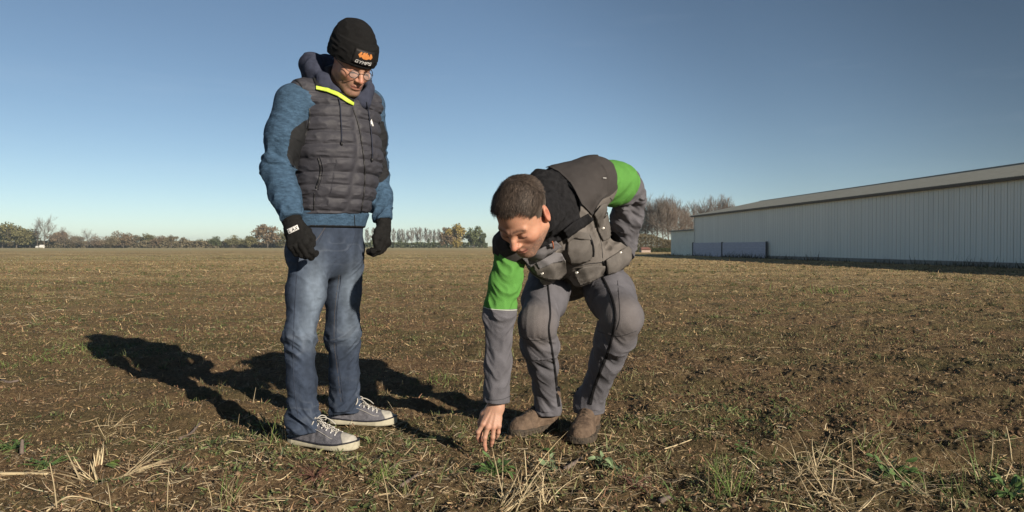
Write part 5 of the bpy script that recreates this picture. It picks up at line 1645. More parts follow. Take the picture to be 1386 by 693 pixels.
drape_line("stitching", pantsB, [(836, 380), (838, 405), (839, 430), (835, 446)], .0012, zip_m, pB, 2.7, 3.6, 0)
drape_line("knee_seam", pantsB, [(698, 452), (712, 459), (728, 461), (746, 457)], .0012, zip_m, pB, 2.7, 3.6, 0)
drape_line("knee_seam", pantsB, [(803, 446), (820, 452), (840, 455), (862, 448)], .0012, zip_m, pB, 2.7, 3.6, 0)

# --- work shirt: green upper sleeves, grey cuffs
bSR = Limb([bRSh, bRSh * .5 + bREl * .5, bREl, bREl * .45 + bRWr * .55, bRWr + UP * .012], [.064, .055, .050, .048, .050], .03)
bSL = Limb([bLSh, bLSh * .45 + bLEl * .55, bLEl + V3(-.01, 0, -.01), bLEl * .5 + bLWr * .5, bLWr], [.094, .088, .070, .062, .056], .03)
def shirtB(P):
    d = ecap(P, NEC - AX * .02, PEL + AX * .15, SL, .14, .09, .150, .10)
    for i, Lm in enumerate((bSR, bSL)):
        g, ar, c, si = Lm(P); el = Lm.L[2]
        amp = .0040 + .007 * bumpf(ar, el + (.05 if i else -.02), .09) + .0030 * bumpf(ar, .10, .05) + (.0045 if i else .001) * (ar > el)
        g = g - folds(ar, c, si, .040 if i else .055, 1, 61 + i * 5, .06 if i else .09) * amp
        if i == 0: g = smax(g, (P - Lm.p[-1].astype(np.float32)) @ nrm(Lm.p[-1] - Lm.p[-2]).astype(np.float32), .004)
        d = smin(d, g, .03)
    return d
greenc = mat("bright_green_knit", (.095, .275, .055), .78, .12, 25, spec=.25, bump=.3, bscale=400)
white_pipe = mat("white_piping", (.62, .66, .58), .6)
def shirt_mat(C):
    g0, ar0, c0, s0 = bSR(C); g1, ar1, c1, s1 = bSL(C)
    r_ = g0 < g1
    # right sleeve: green down to the elbow seam; left sleeve: green till an oblique seam at the elbow
    zr = C[:, 2] - (CAM_H + (HOR - 418) / F * 2.9) + .03 * (C[:, 0] + .05)
    right_g = zr > 0
    n1 = nrm(bLWr - bLEl); n0 = nrm(bLEl - bLSh)
    sp = (C - bLEl.astype(np.float32)) @ nrm(n1 * .85 + n0 * .75).astype(np.float32)
    left_g = sp < -.030
    g = np.where(r_, right_g, left_g)
    return np.where((np.minimum(g0, g1) > .022) | ((C @ SL.astype(np.float32) < float(bLSh @ SL) - .03) & (C @ SL.astype(np.float32) > float(bRSh @ SL) + .06)), 2, np.where(g, 1, 0))
sB = sdf_obj("work_shirt", shirtB, (-.25, 2.7, .15), (.75, 3.72, 1.30), .0032, [grey_w, greenc, black_w], B, greyB((.128, .126, .142)), shirt_mat)
drape_line("sleeve_piping", shirtB, [(654.5, 415.5), (662, 418), (675, 419.5), (690, 420), (700, 419.5)], .0016, white_pipe, sB, 2.6, 3.3, 0)
drape_line("cuff_seam", shirtB, [(655, 538), (665, 542), (680, 541), (692, 536)], .0010, zip_m, sB, 2.6, 3.3, 0)

# --- work vest
def vestB_(P, fold=True):
    chest = NEC - AX * .10
    d = ecap(P, chest + AX * .06 + SL * .01, PEL + AX * .28, SL, .195, .110, .190, .135)
    d = smin(d, ecap(P, PEL + AX * .28, PEL + AX * .06, SL, .190, .135, .192, .150), .05)
    d = smin(d, cap(P, chest + SL * .06, bLSh + AX * .0 + UP * .003, .095, .097), .04)
    d = smin(d, cap(P, chest - SL * .06, bRSh + UP * .015 + V3(.012, .0, 0), .088, .084), .04)
    d = smin(d, cap(P, W(757, 256, 3.06), W(800, 247, 3.12), .098, .100), .04)
    # hanging front, loose under the belly
    d = smin(d, ecap(P, W(776, 330, 2.98), W(795, 366, 3.16), SL, .070, .055, .085, .045), .05)
    d = smin(d, ecap(P, W(835, 345, 3.30), W(812, 366, 3.25), SL, .050, .055, .080, .045), .04)
    d = smin(d, ecap(P, W(735, 352, 2.95), W(748, 368, 3.05), SL, .055, .045, .055, .035), .03)
    if fold:
        q = P @ np.stack([AX, SL, FN], 1).astype(np.float32)
        n1 = vnoise(q * np.array([.55, 1.5, 1.0], np.float32), 13, 7); n2 = vnoise(q * np.array([1.2, .8, 1.0], np.float32), 26, 8)
        low = np.clip((1.10 - P[:, 2]) / .15, .25, 1)
        d = d - low * (.0062 * (1 - 2 * np.abs(n1)) + .0035 * (1 - 2 * np.abs(n2)))
    # neck opening, arm holes
    d = ssub(d, cap(P, NEC - AX * .085 + FN * .012, NEC + AX * .10 + FN * .01, .078, .100), .015)
    d = ssub(d, cap(P, bLSh * .50 + bLEl * .50, bLEl * 1.2 - bLSh * .2, .11, .12), .012)
    d = ssub(d, cap(P, bRSh * .16 + bREl * .84 + V3(-.02, 0, 0), bREl + V3(-.02, 0, -.1), .118, .11), .012)
    d = ssub(d, cap(P, bLEl * .6 + bLWr * .4 + V3(.02, 0, 0), bLWr + V3(.03, 0, -.02), .075, .070), .01)
    return d
vestB = lambda P: vestB_(P)
def pxof(C): return 693 + C[:, 0] / C[:, 1] * F, HOR - (C[:, 2] - CAM_H) / C[:, 1] * F
vest_grey = mat("grey_work_vest_cloth", (1, 1, 1), .85, .15, 18, attr=True, spec=.2, bump=.35, bscale=450)
vest_dark = mat("dark_grey_yoke_cloth", (.055, .050, .049), .82, .12, 20, spec=.2, bump=.35, bscale=450)
def inpoly(px, py, poly):
    ins = np.zeros(len(px), bool); j = len(poly) - 1
    for i in range(len(poly)):
        a, b = poly[i], poly[j]
        c = ((a[1] > py) != (b[1] > py)) & (px < (b[0] - a[0]) * (py - a[1]) / (b[1] - a[1] + 1e-12) + a[0]); ins ^= c; j = i
    return ins
YOKE = [(690, 150), (850, 150), (850, 240), (830, 262), (824, 266), (813, 271), (806, 282), (800, 291), (787, 276), (778, 258), (764, 240), (744, 227), (700, 200)]
LSHO = [(640, 270), (640, 345), (662, 345), (676, 356), (691, 370), (710, 361), (740, 330), (700, 270)]
def vestB_mat(C):
    px, py = pxof(C); q = C - NEC.astype(np.float32); n_ = q @ FN.astype(np.float32); a_ = q @ AX.astype(np.float32)
    dark = inpoly(px, py, YOKE) | inpoly(px, py, LSHO) | ((n_ < -.03) & (a_ > -.25)) 
    return np.where(dark, 1, 0)
vB = sdf_obj("work_vest", vestB, (-.25, 2.65, .50), (.75, 3.75, 1.30), .0032, [vest_grey, vest_dark], B, greyB((.165, .150, .138)), vestB_mat)

# black fleece lining and collar round the neck
lining = mat("black_fleece_lining", (.020, .020, .022), .95, .4, 60, spec=.08, bump=.6, bscale=300)
def fleece(P):
    base = NEC - AX * .015 + FN * .0
    d = ecap(P, NEC - AX * .03, NEC - AX * .26, SL, .150, .085, .165, .112)
    ring = smax(cap(P, NEC - AX * .05, hB(0, -.045, -.060), .082, .076), -((P - hB(0, -.03, -.060).astype(np.float32)) @ (NEC - hB(0, -.03, -.06)).astype(np.float32)) / float(np.linalg.norm(NEC - hB(0, -.03, -.06))) - .012, .01)
    d = smin(d, ring, .03)
    d = smin(d, cap(P, W(741, 318, 2.86), W(768, 300, 2.90), .035, .045), .03)
    d = smin(d, cap(P, W(700, 322, 2.86), W(728, 330, 2.85), .045, .035), .03)
    d = smin(d, cap(P, W(733, 256, 2.93), W(748, 256, 2.98), .070, .070), .03)
    d = d - .010 * (1 - 2 * np.abs(vnoise(P, 16, 4))) - .004 * (1 - 2 * np.abs(vnoise(P, 38, 14)))
    d = ssub(d, cap(P, hB(0, .02, -.02), hB(0, .09, -.12), .088, .07), .01)
    return d
flB = sdf_obj("fleece_collar", fleece, (-.2, 2.5, .6), (.6, 3.5, 1.30), .0034, lining, B)

# yoke with its free lapel edge, draped over the vest
YP = np.array([(690, 150), (806, 150), (810, 213), (821, 230), (825, 243), (824, 262), (813, 271), (806, 282), (801, 291), (795, 284), (787, 276), (782, 266), (778, 258), (772, 248), (764, 240), (755, 232), (744, 227), (732, 227), (690, 230)], float)
def poly_sd(px, py, poly):
    """signed distance in photo pixels, negative inside"""
    d = np.full(len(px), 1e9); j = len(poly) - 1
    for i in range(len(poly)):
        a, b = poly[i], poly[j]; ab = b - a
        t_ = np.clip(((px - a[0]) * ab[0] + (py - a[1]) * ab[1]) / (ab @ ab), 0, 1)
        d = np.minimum(d, np.hypot(px - a[0] - t_ * ab[0], py - a[1] - t_ * ab[1])); j = i
    return np.where(inpoly(px, py, poly), -d, d)
def yoke(P):
    px, py = pxof(P)
    e = poly_sd(px, py, YP) / F * 3.0
    lap = .004 * np.exp(-(e / .006) ** 2) * (P[:, 2] < 1.16)                         # raised hem along the lapel
    return smax(vestB(P) - .005 - lap, e, .003)
sdf_obj("yoke", yoke, (.05, 2.75, .9), (.65, 3.6, 1.30), .0030, vest_dark, vB)
# drape_line("lapel_seam", vestB, [(744, 228), (763, 241), (777, 260), (786, 277), (800, 292)], .0030, vest_dark, vB, 2.6, 3.6, .008)
drape_line("yoke_seam", vestB, [(823, 262), (813, 272), (806, 283), (801, 292)], .0018, zip_m, vB, 2.6, 3.6, .004)
_vf = lambda P: np.minimum(vestB(P), fleece(P))

greyp = mat("grey_pocket_cloth", (.140, .129, .120), .85, .14, 30, spec=.2, bump=.4, bscale=450)
greyl = mat("light_grey_lapel_cloth", (.17, .165, .175), .85, .12, 30, spec=.2, bump=.3, bscale=450)
# black collar corner under the lapel tip
drape_patch("collar_corner", _vf, [(762, 312), (776, 300), (796, 289), (802, 297), (792, 306), (780, 313), (768, 322)], lining, vB, 2.5, 3.5, .010, .006, 2.5)
# reversed light lapel under the chin
drape_patch("lapel", _vf, [(707, 349), (722, 341), (738, 333), (752, 326), (760, 333), (746, 343), (730, 352), (717, 362)], greyl, vB, 2.5, 3.5, .012, .005, 2.5)
# pockets and flaps
drape_patch("pocket", vestB, [(769, 322), (777, 315), (790, 317), (799, 322), (803, 340), (797, 352), (783, 356), (773, 355), (768, 342)], greyp, vB, 2.5, 3.6, .006, .007, 2.0)
drape_patch("pocket_flap", vestB, [(766, 318), (776, 311), (800, 317), (802, 325), (788, 324), (777, 322), (768, 328)], greyp, vB, 2.5, 3.6, .014, .004, 2.0)
drape_patch("pocket", vestB, [(806, 294), (814, 284), (820, 283), (822, 292), (824, 304), (827, 315), (824, 322), (816, 326), (809, 312)], greyp, vB, 2.5, 3.7, .004, .005, 2.0)
drape_patch("pocket_flap", vestB, [(804, 290), (814, 277), (820, 275), (821, 284), (815, 298), (811, 308)], greyp, vB, 2.5, 3.7, .009, .004, 2.0)
drape_patch("pocket_flap", vestB, [(776, 369), (790, 361), (806, 359), (819, 360), (817, 372), (803, 380), (785, 386)], greyp, vB, 2.5, 3.7, .006, .004, 2.0)
drape_patch("pocket", vestB, [(722, 358), (734, 349), (752, 345), (766, 352), (766, 368), (756, 378), (738, 376), (726, 370)], greyp, vB, 2.5, 3.7, .005, .007, 2.0)
drape_patch("pocket_flap", vestB, [(724, 352), (748, 341), (760, 343), (765, 352), (748, 356), (730, 364)], greyl, vB, 2.5, 3.7, .013, .004, 2.0)
drape_patch("side_flap", vestB, [(820, 352), (842, 338), (858, 328), (863, 338), (863, 350), (852, 361), (840, 367), (822, 371)], greyp, vB, 2.5, 3.8, .008, .006, 2.5)
drape_line("flap_shadow_line", vestB, [(816, 354), (819, 362), (820, 372)], .004, lining, vB, 2.5, 3.7, .002)  # thin black tube standing in for the shadow slot at the flap edge
drape_line("webbing_strap", vestB, [(797, 318), (801, 328), (803, 338), (803, 347)], .0055, lining, vB, 2.5, 3.7, .014)
for pts in ([(826, 268), (836, 284), (846, 302), (854, 326)], [(804, 296), (808, 312), (814, 330), (816, 352)], [(764, 352), (778, 360), (796, 357), (818, 354), (840, 342)], [(716, 362), (724, 372), (740, 380), (758, 382), (772, 372)]):
    drape_line("seam", vestB, pts, .0016, zip_m, vB, 2.5, 3.8, .0)
for (x_, y_, o_) in ((816, 309, .011), (839.5, 342, .015), (780.5, 369, .011), (733.5, 370, .013), (773, 318, .019)):
    P_, h_ = ray_hit(vestB, [x_], [y_], 2.5, 3.8, o_)
    if h_[0]:
        v_ = nrm(np.array([0, 0, CAM_H]) - P_[0]); mb = MB(); mb.tube([P_[0] - v_ * .006, P_[0] + v_ * .001, P_[0] + v_ * .002], [.0062, .0062, .004], 12); mb.obj("snap_button", mat("metal_snap", (.62, .60, .55), .35, metal=.6) if "metal_snap" not in bpy.data.materials else bpy.data.materials["metal_snap"], vB, False)
drape_line("reflective_tab", vestB, [(816, 241), (820.5, 241.2)], .0014, white_m, vB, 2.5, 3.6, .010)
drape_line("zip_pull", _vf, [(747.5, 327), (748.5, 331), (749, 336)], .0030, mat("orange_pull", (.42, .12, .05), .5), vB, 2.5, 3.6, .022)

# --- boots
leather = mat("muddy_brown_leather", (.075, .052, .038), .8, .35, 30, col2=(.19, .135, .095), spec=.25, bump=.5, bscale=90)
bsole = mat("muddy_black_rubber", (.030, .028, .026), .85, .3, 40, col2=(.11, .085, .06), bump=.5, bscale=120)
blace = mat("dark_boot_lace", (.05, .04, .03), .8)
def boot(heel, toe, z, parent, lean):
    o_, f_, s_ = shoe_frame(heel, toe, z); L_ = float(np.hypot(toe[0] - heel[0], toe[1] - heel[1]))
    f32, s32 = f_.astype(np.float32), s_.astype(np.float32)
    def loc(P): q = P - o_.astype(np.float32); return q @ f32, q @ s32, q[:, 2]
    def top(x): return np.interp(x / L_, [0, .15, .35, .5, .62, .75, .88, .96, 1.0], [.11, .12, .128, .112, .094, .082, .074, .060, .040])
    def upper(P):
        x, y, zz = loc(P); w = foot_half(x, L_) * 1.10; hh = top(x)
        k = np.sqrt(np.clip(1 - (zz / (hh * 1.02)) ** 2.2 * .75, .02, 1))
        d = np.maximum(np.abs(y) - (w - .004) * k, np.maximum(-x + .006, x - L_ + .004)) * .75
        d = smax(d, zz - hh, .022); d = smax(d, .010 - zz, .004)
        sh = cap(P, o_ + f_ * L_ * .20 + UP * .07, o_ + f_ * L_ * .20 + UP * .15 + lean, .048, .050)
        d = smin(d, sh, .03)
        d = smin(d, smax(cap(P, o_ + f_ * L_ * .20 + UP * .15 + lean, o_ + f_ * L_ * .2 + UP * .155 + lean, .056), 0 * x - 1, .01), .01)
        seam = np.abs(x - L_ * .66 - .3 * (zz - .05)); d = d + .0016 * np.exp(-(seam / .003) ** 2)
        d = d - .0022 * vnoise(P, 38, 2) - .0022 * (1 - 2 * np.abs(vnoise(P, 24, 6)))
        return d
    lo, hi = o_ - np.array([.34, .50, .03]), o_ + np.array([.20, .16, .26])
    up = sdf_obj("boot", upper, lo, hi, .0028, leather, parent)
    def sole(P):
        x, y, zz = loc(P); w = foot_half(x, L_) * 1.12 + .004
        d = np.maximum(np.abs(y) - w, np.maximum(-x - .004, x - L_ - .002)) * .75
        d = smax(d, np.abs(zz - .013) - .014, .006)
        tr = np.abs((x / .022) % 1.0 - .5) ; d = d + .003 * (tr < .12) * (zz < .02)
        return d
    sdf_obj("sole", sole, lo, hi, .0026, bsole, up)
    lc = MB()
    for k, t_ in enumerate((.36, .42, .48, .54, .60)):
        c_ = o_ + f_ * L_ * t_ + UP * (float(top(np.array([L_ * t_]))[0]) - .004)
        w_ = .022
        lc.tube([c_ - s_ * w_ - UP * .008, c_ + UP * .004, c_ + s_ * w_ - UP * .008], .0026, 5)
        lc.tube([c_ - s_ * w_ - UP * .008, c_ + UP * .005 + f_ * .006, c_ + s_ * w_ + f_ * .014 - UP * .012], .0026, 5)
    lc.obj("laces", blace, up, True)
    def shaft(P):
        c0 = o_ + f_ * L_ * .20 + lean
        d = ecap(P, c0 + UP * .12, c0 + UP * .185, f_, .054, .050, .056, .052)
        d = d - .003 * (1 - 2 * np.abs(vnoise(P, 30, 6)))
        return smax(d, P[:, 2] - (z + .19), .006)
    sdf_obj("shaft", shaft, lo, hi + np.array([0, 0, .05]), .003, black_w, up)
    def mud(P): return smax(upper(P) - .0018 - .0012 * vnoise(P, 60, 8), (loc(P)[2] - .032 - .012 * vnoise(P, 25, 5)), .003)
    sdf_obj("mud_band", mud, lo, hi, .003, bsole, up)
    return up
boot(gp(752, 577), gp(691, 590), -.004, B, np.array([.006, -.005, .0]))
boot(gp(802, 577), gp(782, 601), -.004, B, np.array([-.006, .0, .0]))
# ================================================================== single plants, straw tufts and sticks in the foreground
strawA = mat("pale_straw", (.60, .49, .30), .6, .25, 30, spec=.3)
strawB = mat("old_straw", (.42, .34, .21), .7, .25, 30, spec=.25)
grassG = mat("fresh_grass", (.14, .20, .055), .55, .25, 30, spec=.3)
weedG = mat("weed_leaf", (.085, .15, .045), .55, .3, 35, spec=.35)
weedL = mat("pale_weed_leaf", (.20, .27, .14), .6, .25, 35, spec=.3)
weedR = mat("reddish_weed_leaf", (.15, .075, .055), .7, .5, 60, spec=.3)
wood = mat("grey_weathered_stick", (.17, .135, .115), .85, .35, 40, bump=.5, bscale=120, stretch=(1, 1, 1))

def blade(mb, p, d, L_, w, bend, rs, segs=5, m=0, fold=.25, droop=.6):
    """long tapering leaf or straw with a crease, really three-dimensional"""
    d = nrm(d); sd = nrm(np.cross(d, UP) + rs.normal(0, .25, 3)); q = np.array(p, float); V = []
    bx = rs.normal(0, bend, 3); bx[2] -= bend * droop
    dd = d.copy()
    for k in range(segs + 1):
        s_ = k / segs; ww = w * (1 - s_ ** 2 * .9) * (.7 + .3 * min(1, s_ * 4))
        n_ = nrm(np.cross(sd, dd))
        V += [q - sd * ww / 2, q + n_ * ww * fold, q + sd * ww / 2]
        dd = nrm(dd + bx / segs); q = q + dd * L_ / segs
    Fc = []
    for k in range(segs):
        a = 3 * k; Fc += [[a, a + 1, a + 4, a + 3], [a + 1, a + 2, a + 5, a + 4]]
    mb.add(V, Fc, m)

def tuft(name, px, py, label, cat, n, L_, w, mats, mainaz=None, spread=1.2, el=(20, 75), bend=.6, rad=.02, seed=0, group=None):
    rs = np.random.RandomState(seed + 900); c = gp(px, py); z = gh(c[0], c[1]); mb = MB()
    for i in range(n):
        az = rs.uniform(0, 2 * math.pi) if mainaz is None else math.radians(mainaz) + rs.normal(0, spread)
        e_ = R(rs.uniform(*el)); l_ = L_ * rs.uniform(.45, 1.15)
        p = np.array([c[0] + rs.normal(0, rad), c[1] + rs.normal(0, rad), 0]); p[2] = gh(p[0], p[1]) - .004
        blade(mb, p, (math.cos(az) * math.cos(e_), math.sin(az) * math.cos(e_), math.sin(e_)), l_, w * rs.uniform(.6, 1.3), bend * rs.uniform(.4, 1.2), rs, m=rs.randint(0, len(mats)))
    o = mb.obj(name, mats)
    return tag(o, label, cat, group, 'stuff' if rad >= .08 and cat in ('grass tuft', 'straw tuft') else None)

def weed(name, px, py, label, n, r, leaf, m, seed=0, roundness=.8, el=(5, 50), group=None, cat="weed"):
    """rosette: stalked rounded leaves, stem and leaves"""
    rs = np.random.RandomState(seed + 700); c = gp(px, py); z = gh(c[0], c[1]); mb = MB()
    for i in range(n):
        az = rs.uniform(0, 6.283); e_ = R(rs.uniform(*el)); rr_ = r * rs.uniform(.25, 1)
        d = np.array([math.cos(az) * math.cos(e_), math.sin(az) * math.cos(e_), math.sin(e_)])
        b0 = np.array([c[0], c[1], z]) + rs.normal(0, .004, 3) * np.array([1, 1, 0]); t0 = b0 + d * rr_
        mb.tube([b0, (b0 + t0) / 2 + UP * .003, t0], .0009, 4, m=0)
        sd = nrm(np.cross(d, UP) + rs.normal(0, .3, 3)); dl = nrm(d + np.array([0, 0, -.4]) + rs.normal(0, .25, 3)); nn = nrm(np.cross(sd, dl))
        l_ = leaf * rs.uniform(.6, 1.25); w_ = l_ * roundness
        V = []; K = 4
        for k in range(K + 1):
            s_ = k / K; ww = w_ * math.sin(math.pi * (s_ * .86 + .09)) ** .7 * (1 + rs.uniform(-.1, .1))
            q = t0 + dl * l_ * s_ - nn * .25 * l_ * s_ * s_
            V += [q - sd * ww / 2 + nn * ww * .12, q, q + sd * ww / 2 + nn * ww * .12]
        Fc = []
        for k in range(K): a = 3 * k; Fc += [[a, a + 1, a + 4, a + 3], [a + 1, a + 2, a + 5, a + 4]]
        mb.add(V, Fc, 0)
    return tag(mb.obj(name, [m]), label, cat, group)

tuft("straw_tuft", 121, 640, "fan of thick pale straw leaning left beside a green leaf in the left foreground", "straw tuft", 24, .17, .0075, [strawA, strawB], 155, .40, (12, 45), .3, .018, 1)
tuft("straw_tuft", 160, 637, "fan of pale straw leaning right in the left foreground", "straw tuft", 26, .22, .0055, [strawA, strawB], 22, .35, (10, 38), .35, .016, 2)
tuft("straw_tuft", 130, 622, "short upright broken straw between the two straw fans on the left", "straw tuft", 9, .09, .008, [strawA], 95, .5, (55, 85), .2, .012, 3)
weed("weed", 140, 624, "single bright green leaf between the straw fans on the left", 3, .02, .045, grassG, 3, .8, (20, 60))
tuft("straw_tuft", 150, 578, "small straw tuft above the two straw fans on the left", "straw tuft", 26, .13, .004, [strawA, strawB], None, 1, (10, 60), .6, .03, 4)
tuft("straw_tuft", 690, 690, "long curved pale straw leaves at the bottom edge below the bare hand", "straw tuft", 26, .24, .0065, [strawA, strawB], 60, 1.2, (20, 70), .9, .035, 5)
tuft("straw_tuft", 735, 688, "short straw tuft right of the curved leaves at the bottom edge", "straw tuft", 14, .15, .006, [strawA, strawB], 100, .8, (30, 80), .6, .03, 6)
tuft("straw_tuft", 1098, 640, "arched pale straw tuft over the dark hollow at lower right", "straw tuft", 20, .20, .0045, [strawA, strawB], 100, 1.0, (35, 80), 1.0, .03, 7)
tuft("straw_tuft", 1140, 688, "spreading straw tuft at the bottom edge below the arched one", "straw tuft", 40, .22, .0045, [strawA, strawB], None, 1, (8, 45), .7, .05, 8)
tuft("straw_tuft", 1235, 672, "flat straw tuft between the lower right weed and the bottom edge", "straw tuft", 34, .24, .0040, [strawA, strawB], None, 1, (5, 35), .6, .05, 9)
tuft("straw_tuft", 905, 560, "flattened straw patch right of the work boots", "straw tuft", 40, .13, .0035, [strawA, strawB], 20, 1.4, (0, 18), .5, .09, 10)
tuft("straw_tuft", 1000, 470, "pale straw bits in the mid field right of the bending man", "straw tuft", 26, .22, .006, [strawA, strawB], 10, .8, (0, 18), .5, .16, 11)
tuft("grass_tuft", 985, 668, "green grass tuft mixed with straw right of the boots near the bottom", "grass tuft", 44, .17, .0040, [grassG, grassG, strawB], None, 1, (50, 88), .5, .035, 12)
tuft("grass_tuft", 960, 640, "small green grass tuft left of the straw mixed one", "grass tuft", 16, .10, .0035, [grassG], None, 1, (50, 88), .5, .025, 13)
tuft("grass_tuft", 1345, 650, "tall green grass tuft at the right edge of the foreground", "grass tuft", 26, .20, .0045, [grassG, grassG, strawA], None, 1, (45, 85), .6, .035, 14)
tuft("grass_tuft", 1290, 665, "low grass tuft left of the tall one at the right edge", "grass tuft", 24, .10, .0035, [grassG], None, 1, (40, 85), .5, .03, 15)
tuft("grass_tuft", 370, 600, "grass tuft against the heel of the nearer sneaker", "grass tuft", 22, .11, .0032, [grassG, grassG, strawB], None, 1, (45, 85), .5, .03, 16)
tuft("grass_tuft", 305, 672, "grass tuft below the sneakers left of the reddish weed", "grass tuft", 24, .12, .0035, [grassG, strawB], None, 1, (45, 85), .5, .03, 17)
tuft("grass_tuft", 505, 655, "small grass tuft at the bottom between the sneakers and the hand", "grass tuft", 18, .09, .0032, [grassG], None, 1, (45, 85), .5, .03, 18)
tuft("grass_tuft", 1180, 612, "grass tuft right of the arched straw tuft", "grass tuft", 24, .12, .0035, [grassG, strawB], None, 1, (45, 85), .5, .035, 19)
tuft("grass_tuft", 592, 515, "grass tuft behind the standing man's shoes in the shadow edge", "grass tuft", 50, .10, .0040, [grassG], None, 1, (35, 80), .5, .08, 20)
tuft("grass_tuft", 130, 478, "grass tuft just below the head of the long shadow", "grass tuft", 60, .11, .0050, [grassG], None, 1, (30, 75), .5, .12, 21)
tuft("grass_tuft", 55, 492, "grass tuft left of the long shadow", "grass tuft", 40, .10, .0050, [grassG], None, 1, (30, 75), .5, .12, 22)
tuft("grass_tuft", 1120, 395, "green grass patch in the mid field before the shed", "grass tuft", 70, .16, .012, [grassG], None, 1, (40, 85), .4, .35, 23)
weed("weed", 614, 640, "small green round leaved weed left of the one below the hand", 14, .035, .022, weedG, 21)
weed("weed", 668, 645, "dark green leafy weed directly below the reaching hand", 46, .075, .026, weedG, 22, .7, (10, 70))
weed("weed", 746, 640, "weed with narrow pale leaves between the hand and the boots", 10, .045, .026, weedL, 23, .6, (15, 70))
weed("weed", 812, 634, "pale round leaved weed in front of the boots, left one of two", 12, .035, .028, weedL, 24, .95, (15, 60))
weed("weed", 838, 642, "pale round leaved weed in front of the boots, right one of two", 14, .045, .024, weedL, 25, .9, (15, 60))
weed("weed", 745, 612, "small weed just left of the nearer boot toe", 12, .03, .018, weedG, 26, .8, (15, 60))
weed("weed", 1212, 650, "big green leafy weed in the dark hollow at lower right", 56, .10, .028, weedG, 27, .75, (10, 60))
weed("weed", 1372, 668, "leafy weed at the lower right corner", 34, .08, .028, weedG, 28, .7, (10, 60))
weed("weed", 12, 602, "dark green leafy weed at the left edge", 40, .10, .022, weedG, 29, .7, (5, 40))
weed("weed", 62, 628, "low dark green weed left of the straw fans", 40, .09, .018, weedG, 30, .7, (5, 40))
weed("weed", 425, 648, "reddish low weed below the nearer sneaker", 40, .085, .013, weedR, 31, .5, (5, 50))
weed("weed", 860, 668, "reddish low weed below the pale round leaved weeds", 34, .08, .013, weedR, 32, .5, (5, 50))
weed("weed", 1010, 606, "small green weed on the ridge right of the boots", 22, .05, .018, weedG, 33, .6, (5, 50))

def stalk(name, pts, r, label, m, cat="stalk"):
    mb = MB(); P_ = [gp(a, b) if d is None else W(a, b, d) for a, b, d in pts]
    P_ = [np.array([p[0], p[1], gh(p[0], p[1]) + .004]) if pts[i][2] is None else p for i, p in enumerate(P_)]
    P_ = spline(P_, 5); mb.tube(P_, np.linspace(r, r * .65, len(P_)), 7)
    return tag(mb.obj(name, m, None, True), label, cat)
def upright(px, py, top, dx, r, label, m, cat="stalk", name="stalk"):
    d = gp(px, py)[1]; return stalk(name, [(px, py + 3, d), (px + dx * .4, (py + top) / 2, d), (px + dx, top, d + .01)], r, label, m, cat)
upright(74, 688, 628, -9, .0024, "thick upright stalk in the left corner beside the straw fans", strawB)
upright(224, 686, 634, 3, .0018, "thin upright stalk at lower left below the standing man's shadow", strawB)
upright(148, 692, 655, -5, .0016, "thin upright stalk below the straw fans", strawB)
upright(1157, 652, 596, -3, .0022, "thin upright stalk over the lower right hollow", strawB)
upright(1372, 622, 578, -8, .0028, "bent upright stalk at the right edge", strawA)
upright(526, 690, 640, -9, .0016, "thin curved stalk at the bottom between sneakers and hand", strawB)
upright(714, 680, 610, -4, .0024, "upright knotted stalk left of the pale weeds", strawA)
stalk("stick", [(-6, 640, None), (30, 641, None), (62, 643, None)], .0070, "thick pale reed lying at the left edge", strawA, "reed")
stalk("stick", [(541, 663, None), (555, 655, None), (570, 643, None)], .0075, "short grey stick lying below and left of the hand", wood, "stick")
stalk("stick", [(764, 642, None), (785, 628, None), (799, 618, None)], .0085, "dark weathered stick in front of the boots", wood, "stick")
stalk("stick", [(242, 588, None), (256, 578, None), (270, 568, None)], .0080, "brown stick in the left foreground near the long shadow", wood, "stick")
stalk("stick", [(895, 692, None), (905, 684, None), (912, 679, None)], .0090, "grey stick at the bottom edge right of the reddish weed", wood, "stick")
stalk("stick", [(0, 517, None), (10, 519, None), (24, 518, None)], .0100, "dark stick at the left edge beyond the weeds", wood, "stick")
upright(27, 612, 596, 1, .0090, "short weathered stub standing at the left edge", wood, "stick", "stick")
stalk("fallen_straw", [(60, 690, None), (95, 668, None), (160, 676, None)], .0030, "long thin straw arching flat at the lower left", strawA, "straw")
stalk("fallen_straw", [(420, 692, None), (438, 655, None), (455, 625, None)], .0024, "long straight straw stem below the nearer sneaker", strawA, "straw")
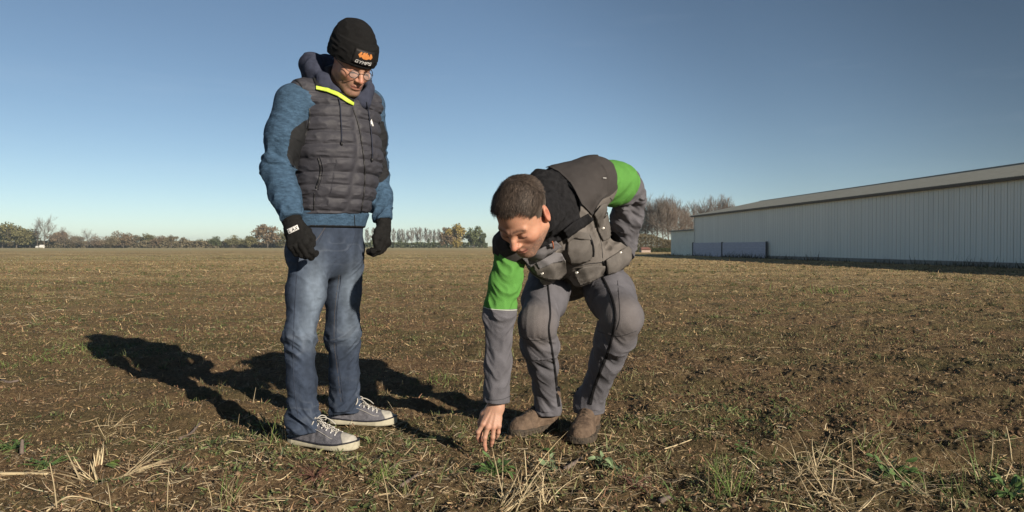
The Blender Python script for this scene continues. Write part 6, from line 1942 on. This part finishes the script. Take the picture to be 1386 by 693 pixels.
stalk("fallen_straw", [(355, 638, None), (375, 650, None), (395, 644, None)], .0026, "bent straw stem left below the nearer sneaker", strawA, "straw")
stalk("fallen_straw", [(900, 608, None), (918, 602, None), (937, 596, None)], .0030, "pair like pale straw stem right of the boots", strawA, "straw")

# tangled low growth close to the camera: weeds, moss and short broken straw between the tufts
P, rr, rs = scatter_pts(5200, 1.8, 4.2, half=.75, power=1.0, seed=80)
dens = .5 + .5 * vnoise(P * np.array([.6, 1.]), 3.2, 81); P = P[rs.uniform(0, 1, len(P)) < dens ** 3.2]
P = np.repeat(P, 9, 0) + rs.normal(0, .016, (len(P) * 9, 2)); n = len(P)
ribbons("weed_cover", P, rs, rs.gamma(3, .006, n).clip(.008, .04), rs.uniform(.003, .009, n), rs.uniform(0, .012, n), rs.uniform(-.1, 1.1, n), pick(rs, n, [(.10, .14, .05), (.14, .17, .06), (.08, .11, .045), (.20, .20, .09)]), segs=2,
        label="clumps of low green weeds between the straw tufts", cat="weeds", mat_=leaf_m, bend=.9, taper=.4)
P, rr, rs = scatter_pts(1500, 1.8, 3.6, half=.75, power=1.0, seed=82)
P = np.repeat(P, 6, 0) + rs.normal(0, .03, (len(P) * 6, 2)); n = len(P)
ribbons("scattered_straw", P, rs, rs.gamma(3, .016, n).clip(.02, .14), rs.uniform(.0010, .0034, n), rs.uniform(0, .010, n), rs.normal(.15, .25, n).clip(-.1, 1.2), pick(rs, n, STRAWS), segs=4,
        label="tangled broken straw lying close to the camera", cat="straw", mat_=straw_m, bend=.9, taper=.6)

# ================================================================== thin autumn haze
hz = MB(); hz.box((0, 0, 14), (5600, 5600, 31))
hm = bpy.data.materials.new("haze"); hm.use_nodes = True
_n = hm.node_tree; _n.nodes.remove(_n.nodes["Principled BSDF"])
_v = _n.nodes.new("ShaderNodeVolumePrincipled"); _v.inputs["Density"].default_value = .00032
_v.inputs["Color"].default_value = (.74, .90, 1.0, 1)
_n.links.new(_v.outputs[0], _n.nodes["Material Output"].inputs["Volume"])
tag(hz.obj("haze", hm), "thin bluish autumn haze over the distant field", "haze", kind="stuff")
